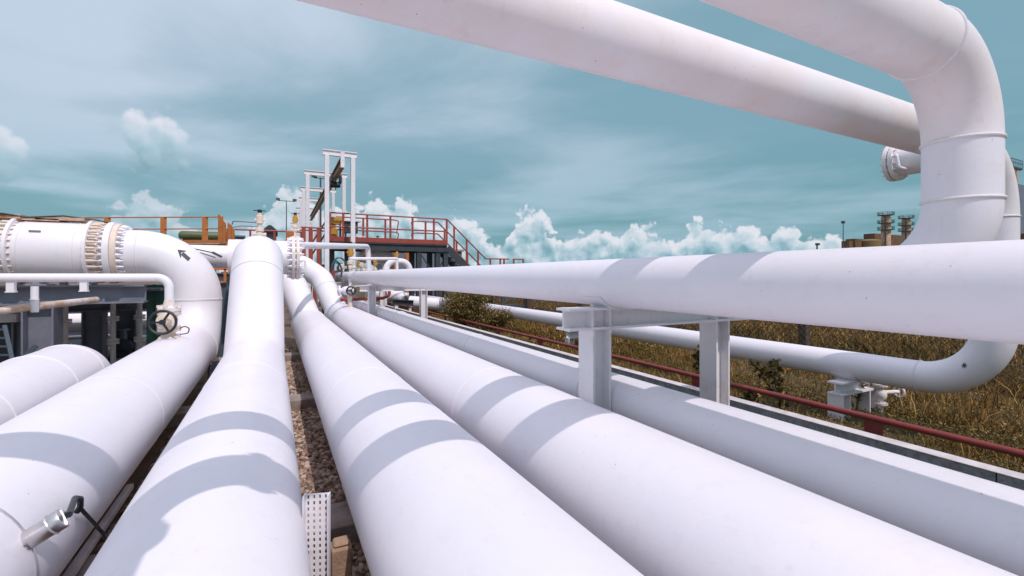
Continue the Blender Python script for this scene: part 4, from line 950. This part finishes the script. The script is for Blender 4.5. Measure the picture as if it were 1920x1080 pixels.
q = at(690, 452, Y=PY + 2); mb = MB(); mb.ball((q.x - .8, PY + 2, z0 + .1), (.9, .9, .7)); tag(mb.build('domed_cover', M['white']), 'white domed cover low behind the platform railing', 'cover')
q = at(708, 450, Y=PY + 5); instrument('instrument_valve', 'small yellow valve standing beyond the platform railing', (q.x, PY + 5, z0 - .6), 1.7, s=1.1)
# small handwheel valve under the far end of the eye-level pipe
q = at(658, 545, Y=32); root = empty('gate_valve', 'small white valve with a black handwheel under the far end of the eye-level pipe', 'valve', (q.x, 32.3, q.z - 1.2))
mb = MB(); mb.ball((q.x - .25, 32.4, q.z), (.34, .3, .3)); mb.cyl((q.x - .8, 32.4, q.z), (q.x + .2, 32.4, q.z), .16, n=16); mb.cyl((q.x - .75, 32.4, q.z), (q.x - .63, 32.4, q.z), .34, n=18); mb.cyl((q.x, 32.4, q.z + .2), (q.x, 32.4, q.z + .75), .1, n=12); mb.cyl((q.x - .1, 32.4, q.z), (q.x, 32.1, q.z), .1, n=10); mb.build('valve_body', M['white'], root)
mb = MB(); mb.cyl((q.x - .1, 32.4, q.z), (q.x + .05, 32.4, q.z - 1.25), .14, n=12); mb.build('stub', M['cream'], root)
handwheel(root, (q.x, 31.95, q.z), (-.1, -1, .05), .27, r=.05)
# red hydrant pipe behind the second support
pipe('small_pipe', 'thin red pipe running low behind the second support frame and turning up', [at(640, 562, Y=36), at(718, 559, Y=38.5), at(730, 553, Y=38.5), at(730, 535, Y=38.5)], .13, [.2, .25], seams=False, mat='red', n=12)

# ------------------------------------------------------------------ light masts and far structures
def mast(label, px, ytop, Y, ybase=500, cross=1.2, lamps=2, r=.16, grp='tall thin light masts'):
    q = at(px, 516, Y=Y); zt = at(px, ytop, Y=Y).z; root = empty('light_mast', label, 'light mast', (q.x, Y, GZ), grp)
    mb = MB(); mb.cyl((q.x, Y, GZ), (q.x, Y, zt), r, r * .5, n=10); mb.build('pole', M['lamp'], root)
    mb = MB(); mb.bar((q.x - cross, Y, zt - .1), (q.x + cross, Y, zt - .1), .12, .12); mb.build('crossarm', M['lamp'], root)
    for k in range(lamps):
        x = q.x - cross + 2 * cross * k / max(1, lamps - 1); mb = MB(); mb.box((x, Y - .3, zt + .15), (.75, .55, .45)); mb.bar((x, Y, zt - .1), (x, Y - .2, zt + .1), .1, .1); mb.build('lamp_head', M['lamp'], root)
mast('tall thin light mast left of the portal frames', 537, 376, 110, cross=1.6, lamps=2)
mast('light mast rising just behind the second portal frame', 601, 333, 75, cross=.9, lamps=2, r=.22)
mast('utility pole rising beyond the eye-level pipe at the right', 1581, 418, 60, cross=.6, lamps=1, r=.16)
q = at(1532, 459, Y=45); root = empty('lamp_post', 'short dark lamp peeping above the eye-level pipe', 'lamp post', (q.x, 45, GZ))
mb = MB(); mb.cyl((q.x, 45, GZ), (q.x, 45, q.z), .12, n=10); mb.build('pole', M['steel_d'], root); mb = MB(); mb.box((q.x + .15, 45, q.z + .1), (.7, .4, .35)); mb.build('lamp_head', M['steel_d'], root)
def building(name, label, px0, px1, ytop, Y, dpt, mat, roof=None, roof_h=0.0, cat='building'):
    a, b = at(px0, ytop, Y=Y), at(px1, ytop, Y=Y); zt = at((px0 + px1) / 2, ytop, Y=Y).z
    root = empty(name, label, cat, ((a.x + b.x) / 2, Y, GZ))
    mb = MB(); mb.bbox((a.x, Y, GZ), (b.x, Y + dpt, zt - roof_h)); mb.build('wall', M[mat], root)
    if roof:
        e = .12 * (b.x - a.x); m_ = (a.x + b.x) / 2; mb = MB()
        mb.prof((m_, Y - 1.0, zt - roof_h), (m_, Y + dpt + 1.0, zt - roof_h), [((a.x - b.x) / 2 - e, 0), ((b.x - a.x) / 2 + e, 0), ((b.x - a.x) / 2 + e, .35), (0.2, roof_h), (-.2, roof_h), ((a.x - b.x) / 2 - e, .35)], up=(0, 0, 1)); mb.build('roof', M[roof], root)
    return root
building('shed', 'small hut with a dark hipped roof behind the rounded pipe top', 494, 518, 423, 95, 8, 'steel_g', 'steel_d', 1.3, 'hut')
building('shed', 'slate blue clad shed under the platform', 742, 866, 470, 82, 20, 'slate', None, 0, 'shed')
bpy.data.objects['shed.001']
mb = MB(); a, b = at(742, 470, Y=82), at(866, 470, Y=82); zt = at(800, 470, Y=82).z; mb.bbox((a.x - .3, 81.6, zt + .002), (b.x + .3, 102.4, zt + .35)); mb.build('roof', M['concrete'], bpy.data.objects['shed.001'])
# refinery buildings at the right
RYd = 150.0
root = building('refinery_building', 'long brown refinery building behind the eye-level pipe', 1640, 1730, 441, RYd, 6, 'brownwall', None, 0)
for px0, px1, yt in ((1592, 1650, 453), (1600, 1642, 449)):
    a, b = at(px0, yt, Y=RYd - 4), at(px1, yt, Y=RYd - 4); mb = MB(); mb.bbox((a.x, RYd - 4 - (yt == 449), GZ), (b.x, RYd - .01, at((px0 + px1) / 2, yt, Y=RYd - 4).z)); mb.build('annexe', M['brownwall'], root)
q0 = at(1628, 452, Y=RYd - 6); mb = MB(); mb.lathe((q0.x, RYd - 7, GZ), (0, 0, 1), [(5, 0), (5, q0.z - GZ), (4.2, q0.z - GZ + .6), (2, q0.z - GZ + 1.0)], 24); mb.build('tank', M['ochre'], root)
def tower(label, px, yt, yb, w, Y):
    q = at(px, yt, Y=Y); dd = (q.x * ST + Y * CT); wd = w / F * dd; zb = at(px, yb, Y=Y).z
    root = empty('refinery_tower', label, 'tower', (q.x, Y, GZ), 'refinery towers on the skyline')
    mb = MB(); mb.lathe((q.x, Y, GZ), (0, 0, 1), [(wd * .5, 0), (wd * .5, q.z - GZ - wd * .4), (wd * .3, q.z - GZ)], 20); mb.build('column', M['rustsheet'], root)
    for f in (0.97, .66, .4):
        z = zb + (q.z - zb) * f; mb = MB(); mb.cyl((q.x, Y, z - .15), (q.x, Y, z), wd * .85, n=20); mb.build('gallery', M['steel_d'], root)
        mb = MB()
        for hh in (.5, 1.0): mb.torus((q.x, Y, z + wd * .35 * hh), (0, 0, 1), wd * .84, wd * .02, 20, 4)
        for k in range(10):
            t = k * .628; mb.cyl((q.x + wd * .84 * math.cos(t), Y + wd * .84 * math.sin(t), z), (q.x + wd * .84 * math.cos(t), Y + wd * .84 * math.sin(t), z + wd * .35), wd * .025, n=4)
        mb.build('railing', M['steel_d'], root)
    mb = MB()
    for sx in (-.72, -.86): mb.cyl((q.x + wd * sx, Y - wd * .3, GZ), (q.x + wd * sx, Y - wd * .3, q.z - wd * .2), wd * .06, n=6)
    mb.build('ladder_pipe', M['steel_d'], root)
tower('taller rusty refinery tower with round galleries', 1661, 402, 450, 15, RYd - 10)
tower('shorter rusty refinery tower close to the near riser', 1699, 408, 450, 14, RYd - 9)
q = at(1906, 300, Y=52); dd = q.x * ST + 52 * CT
root = empty('refinery_structure', 'tall grey clad refinery structure with a rusty top at the right edge', 'building', (q.x, 52, GZ))
x0_ = at(1898, 345, Y=52).x; zt = at(1910, 345, Y=52).z
mb = MB(); mb.bbox((x0_, 52, GZ), (x0_ + 14, 64, zt)); mb.build('wall', M['slate'], root)
zz_ = at(1910, 316, Y=52).z
for xx in (.8, 3.0, 5.2): mb = MB(); mb.cyl((x0_ + xx + .8, 53, zt), (x0_ + xx + .8, 53, zz_), .55, n=14); mb.build('stack', M['rustsheet'], root)
mb = MB(); mb.bbox((x0_ + .3, 52.3, zz_ + .001), (x0_ + 9, 58, zz_ + .5)); mb.build('gallery', M['steel_d'], root)
railing(root, [(x0_ + .3, 52.3, zz_ + .5), (x0_ + 9, 52.3, zz_ + .5)], 2.2, [(0, k / 6) for k in range(7)], 'steel_d', pr=.08, flat=(.12, .1))
mb = MB(); mb.bbox((x0_ - 1, 49, GZ), (x0_ + 10, 51.9, at(1910, 436, Y=49).z)); mb.build('annexe', M['brownwall'], root)
# blind flanged pipe end behind the near riser
pc = pipe('pipe_end', 'pinkish white pipe end closed by a bolted blind flange, below the farther overhead pipe', [(26, 10.9, 5.3), (26, 8.2, 5.3), (26, 8.2, -.3), (26, 60, -.3)], .66, [1.0, 1.2], seams=False, mat='over')
mb = MB(); flange_mb(mb, (26, 10.95, 5.3), (0, 1, 0), .86, .17); flange_mb(mb, (26, 11.17, 5.3), (0, 1, 0), .86, .17); fl_ = mb.build('flange', M['over'], pc)
bolts(fl_, (26, 11.06, 5.3), (0, 1, 0), .77, .27, 16, .05, 'flange')
mb = MB(); mb.tube([(25.25, 10.75, 5.45), (25.0, 10.6, 5.45), (25.0, 10.5, 4.85), (25.4, 10.4, 4.8)], .07, 10, .1); mb.build('handle', M['white'], pc)

# ------------------------------------------------------------------ fence, field pipes, steps
root = empty('chain_link_fence', 'rusty chain-link fence with dark brown posts beyond the low pipe on the grass', 'fence', (22.5, 25, FZ))
for k in range(9):
    y = 13.2 - 9.0 + 9.0 * k; mb = MB(); mb.bbox((22.28, y - .19, FZ - .2), (22.66, y + .19, .35)); mb.build('post', M['postw'], root, bevel=.03)
mb = MB(); zt_, zb_ = .1, FZ + .05; hh_ = zt_ - zb_; sp = .30
def wire(a, b, r=.011):
    mb.bar(a, b, r * 2, r * 2, up=(1, 0, 0))
y = 1.0 - hh_
while y < 70:
    for sg in (0, 1):
        ya, yb = (y, y + hh_) if sg == 0 else (y + hh_, y)
        wire((22.24 - .006 + sg * .03, ya, zb_), (22.24 - .006 + sg * .03, yb, zt_))
    y += sp
wire((22.24, 0, zt_), (22.24, 72, zt_), .02); mb.build('wire_mesh', M['wire'], root)
pipe('pipeline', 'white pipe in the field left of the bush, bending down at its end', [at(690, 550, Y=60), at(752, 556, Y=58), at(760, 564, Y=57)], .75, [1.0], seams=False, n=32)
pipe('pipeline', 'white pipe in the field passing behind the bush', [at(768, 566, Y=46), at(850, 573, Y=44), at(905, 582, Y=43)], .62, [1.0], seams=False, n=32)
root = empty('steel_steps', 'dark blue steel steps with orange rails beyond the low pipe', 'steps', (at(965, 580, Y=40).x, 40, FZ))
for px_ in (944, 985):
    q = at(px_, 560, Y=40); mb = MB(); mb.bar((q.x, 40, FZ), (q.x + (.25 if px_ > 950 else 0), 40, q.z + .6), .28, .2, up=(0, 1, 0)); mb.build('leg', M['bluesteel'], root)
for py_ in (560, 572): mb = MB(); mb.bar(at(944, py_, Y=40), at(978, py_ - 1, Y=40), .3, .12, up=(0, 0, 1)); mb.build('step', M['bluesteel'], root)
for px_ in (940, 981): q = at(px_, 560, Y=40.3); mb = MB(); mb.bar((q.x, 40.3, q.z - .5), (q.x, 40.3, q.z + .9), .2, .1, up=(0, 1, 0)); mb.build('rail_post', M['orange'], root)
q = at(960, 605, Y=40); mb = MB(); mb.bbox((q.x - 2.2, 39, FZ - .2), (q.x + 2.6, 41, FZ + .16)); mb.build('plinth', M['concrete'], root)
root = empty('pipe_support', 'dark low steel trestle left of the bush beyond the second support frame', 'pipe support', at(775, 580, Y=44), LOW)
a, b = at(737, 566, Y=44), at(775, 568, Y=44); mb = MB(); mb.ibeam(a, b, .5, .5, .06, .05); mb.build('cross_beam', M['steel_d'], root)
for p in (a.lerp(b, .15), a.lerp(b, .85)): mb = MB(); mb.bar((p.x, 44, GZ), (p.x, 44, p.z - .25), .3, .3, up=(0, 1, 0)); mb.build('leg', M['steel_w'], root)

# ------------------------------------------------------------------ vegetation
def blades(x0, x1, y0, y1, n, hmin, hmax, wmin, wmax, avoid=None):
    x = RNG.uniform(x0, x1, n); y = RNG.uniform(y0, y1, n)
    # clumpy density
    dns = .5 + np.sin(x * .9 + 1.3) * np.sin(y * .7) + np.sin(x * 2.3 + y * 1.1) * .6 + np.sin(x * .31 - y * .23 + 2)
    keep = RNG.uniform(-2.2, 1.4, n) < dns; x, y, dns = x[keep], y[keep], dns[keep]; n = len(x)
    h = RNG.uniform(hmin, hmax, n) * (1 + .22 * dns); w = RNG.uniform(wmin, wmax, n); a = RNG.uniform(0, 6.283, n); le = RNG.uniform(.1, .9, n) * h; la = RNG.uniform(0, 6.283, n)
    z = np.full(n, FZ - .06); c, s_ = np.cos(a), np.sin(a); lx, ly = np.cos(la) * le, np.sin(la) * le
    P = np.empty((n, 5, 3)); 
    P[:, 0] = np.stack([x - c * w, y - s_ * w, z], 1); P[:, 1] = np.stack([x + c * w, y + s_ * w, z], 1)
    P[:, 2] = np.stack([x + c * w * .8 + lx * .35, y + s_ * w * .8 + ly * .35, z + h * .6], 1); P[:, 3] = np.stack([x - c * w * .8 + lx * .35, y - s_ * w * .8 + ly * .35, z + h * .6], 1)
    P[:, 4] = np.stack([x + lx, y + ly, z + h], 1)
    return P
def leaves(cx, cy, cz, size):
    n = len(cx); a = RNG.uniform(0, 6.283, n); t = RNG.uniform(-1.0, 1.0, n); r = RNG.uniform(0, 6.283, n)
    d = np.stack([np.cos(a) * np.cos(t), np.sin(a) * np.cos(t), np.sin(t)], 1); e = np.stack([-np.sin(a), np.cos(a), np.zeros(n)], 1) * np.cos(r)[:, None] + np.stack([-np.cos(a) * np.sin(t), -np.sin(a) * np.sin(t), np.cos(t)], 1) * np.sin(r)[:, None]
    c = np.stack([cx, cy, cz], 1); L = size[:, None]
    return np.stack([c, c + d * L * .5 + e * L * .28, c + d * L, c + d * L * .5 - e * L * .28], 1)
def tri_from_blades(P):
    n = len(P); b = (np.arange(n) * 5)[:, None]; return P.reshape(-1, 3), np.concatenate([b + np.array([[0, 1, 2]]), b + np.array([[0, 2, 3]]), b + np.array([[3, 2, 4]])])
parts = [blades(11.3, 17, -1, 26, 110000, .03, .17, .006, .016), blades(16, 27, 0, 42, 150000, .05, .24, .009, .022), blades(11.3, 34, 20, 75, 110000, .1, .42, .018, .045), blades(26, 60, 8, 90, 100000, .2, .75, .02, .05), blades(11.4, 20, 0, 30, 5000, .25, .7, .005, .011), blades(16, 30, 2, 34, 6000, .4, .95, .008, .016)]
v_, f_ = tri_from_blades(np.concatenate(parts)); o = fast_mesh('grass', v_, f_, M['grass'], 3)
o['kind'] = 'stuff'; o['label'] = 'dry brown and olive grass covering the field beyond the low wall'; o['category'] = 'grass'
def ground_leaves(n, x0, x1, y0, y1, smin, smax, zmax):
    x = RNG.uniform(x0, x1, n); y = RNG.uniform(y0, y1, n); k = np.sin(x * 1.7 + .4) * np.sin(y * 1.3 + 1) + np.sin(x * .6 + y * .5); m = RNG.uniform(-1.8, 1.4, n) < k; x, y = x[m], y[m]
    return leaves(x, y, FZ + RNG.uniform(0, zmax, len(x)), RNG.uniform(smin, smax, len(x)))
def quads(L): n = len(L); return L.reshape(-1, 3), (np.arange(n * 4).reshape(n, 4))
v_, f_ = quads(np.concatenate([ground_leaves(150000, 11.3, 17, -1, 26, .025, .065, .14), ground_leaves(160000, 15, 30, 0, 42, .035, .09, .2), ground_leaves(60000, 11.5, 34, 18, 70, .08, .2, .4), ground_leaves(40000, 24, 55, 8, 80, .12, .25, .6)]))
o = fast_mesh('undergrowth', v_, f_, M['leaf'], 4); o['kind'] = 'stuff'; o['label'] = 'low leafy weeds growing through the dry grass'; o['category'] = 'weeds'
def bush(name, label, c, r, h, n, size, grp=None, stems=9, cat='bush'):
    root = empty(name, label, cat, c, grp); mb = MB(); tips = []
    for k in range(stems):
        a = k * 6.283 / stems + random.uniform(-.3, .3); R_ = r * random.uniform(.3, .95); hh = h * random.uniform(.55, 1.0)
        p1 = Vector(c) + V(math.cos(a) * R_ * .3, math.sin(a) * R_ * .3, hh * .45); p2_ = Vector(c) + V(math.cos(a) * R_, math.sin(a) * R_, hh)
        mb.sweep([Vector(c) + V(0, 0, -.1), p1, p2_], [.035 * h / 2, .025 * h / 2, .008 * h / 2], 5); tips += [p1, p1.lerp(p2_, .5), p2_, p2_]
    mb.build('stem', M['twig'], root)
    cen = [tips[i] for i in RNG.integers(0, len(tips), n)]; cen = np.array([tuple(p) for p in cen]) + RNG.normal(0, 1, (n, 3)) * np.array([r * .2, r * .2, h * .12])
    cen[:, 2] = np.maximum(cen[:, 2], c[2] + .02)
    v_, f_ = quads(leaves(cen[:, 0], cen[:, 1], cen[:, 2], RNG.uniform(size * .6, size * 1.3, n)))
    org = wloc(root); vv = v_.copy(); o = fast_mesh('foliage', vv, f_, M['leaf'], 4); o.data.transform(Matrix.Translation(-org)); o.parent = root
    return root
q = at(872, 605, Y=31); bush('bush', 'rounded olive bush between the red rail and the low pipe', (q.x, 31, FZ), 1.75, 2.9, 15000, .14, stems=20)
q = at(930, 600, Y=29.5); bush('bush', 'smaller low bush at the right foot of the rounded bush', (q.x, 29.5, FZ), 1.2, 1.5, 6000, .13, stems=13)
WG = 'tall leafy weeds on the grass'
def weed(label, px, Y, h, lean, n, size):
    q = at(px, 516, Y=Y); c = V(q.x, Y, FZ); root = empty('weed', label, 'plant', c, WG); mb = MB(); L = []
    for k in range(3):
        d = V(lean * random.uniform(.6, 1.3), random.uniform(-.25, .25), 1).normalized(); pts = [c + d * (h * t) + V(lean * .35 * t * t * h, 0, 0) + V(random.uniform(-.02, .02), 0, 0) for t in (0, .3, .6, .85, 1.0)]
        mb.sweep(pts, [.03, .024, .018, .012, .006], 5); L += [pts[i].lerp(pts[i + 1], random.random()) for i in (0, 1, 2, 3, 2, 3) for _ in range(n)]
    mb.build('stem', M['twig'], root); cen = np.array([tuple(p) for p in L]) + RNG.normal(0, .05, (len(L), 3))
    v_, f_ = quads(leaves(cen[:, 0], cen[:, 1], cen[:, 2], RNG.uniform(size * .6, size * 1.2, len(L)))); o = fast_mesh('leaf', v_, f_, M['leaf'], 4); o.data.transform(Matrix.Translation(-wloc(root))); o.parent = root; o['kind'] = 'stuff'
weed('tall arching weed before the low pipe, right of the second post of the nearest frame', 1468, 8.6, 1.75, -.42, 16, .2)
weed('tall weed against the low pipe just left of the second post of the nearest frame', 1312, 10.5, 1.7, -.1, 16, .2)
weed('small weed at the foot of the low frame with the drain valve', 1606, 7.6, .9, .05, 6, .12)
weed('weed spreading over the low wall beside the second post of the nearest frame', 1395, 8.3, .9, .15, 20, .19)
# far hedge masses behind the fence
HG = 'shrubs beyond the fence'
hg = [(1480, 30, 3.0, 3.2, 'low brown shrub beyond the fence post'), (1760, 16, 2.6, 3.0, 'brown shrub beyond the fence near the low elbow'), (1880, 12, 2.4, 2.6, 'brown shrub at the right edge beyond the low elbow'), (1400, 42, 3.4, 3.4, 'olive shrub beyond the fence above the leaning weed'),
      (1200, 60, 4.5, 3.4, 'olive shrub beyond the fence behind the nearest frame beam'), (1040, 85, 6, 3.6, 'olive shrub far beyond the dark blue steps'), (900, 80, 5, 3.4, 'olive shrub far behind the rounded bush'), (1620, 22, 2.8, 3.0, 'brown shrub beyond the fence above the shadowed low pipe'), (830, 95, 6, 3.2, 'farthest olive shrub left of the rounded bush')]
for px_, Y_, r_, h_, lab in hg:
    q = at(px_, 516, Y=Y_)
    if q.x < 24: q.x = 24.0 + r_
    bush('shrub', lab, (q.x, Y_, FZ), r_, h_, 6000, .19 if Y_ < 50 else .34, HG, stems=14, cat='shrub')
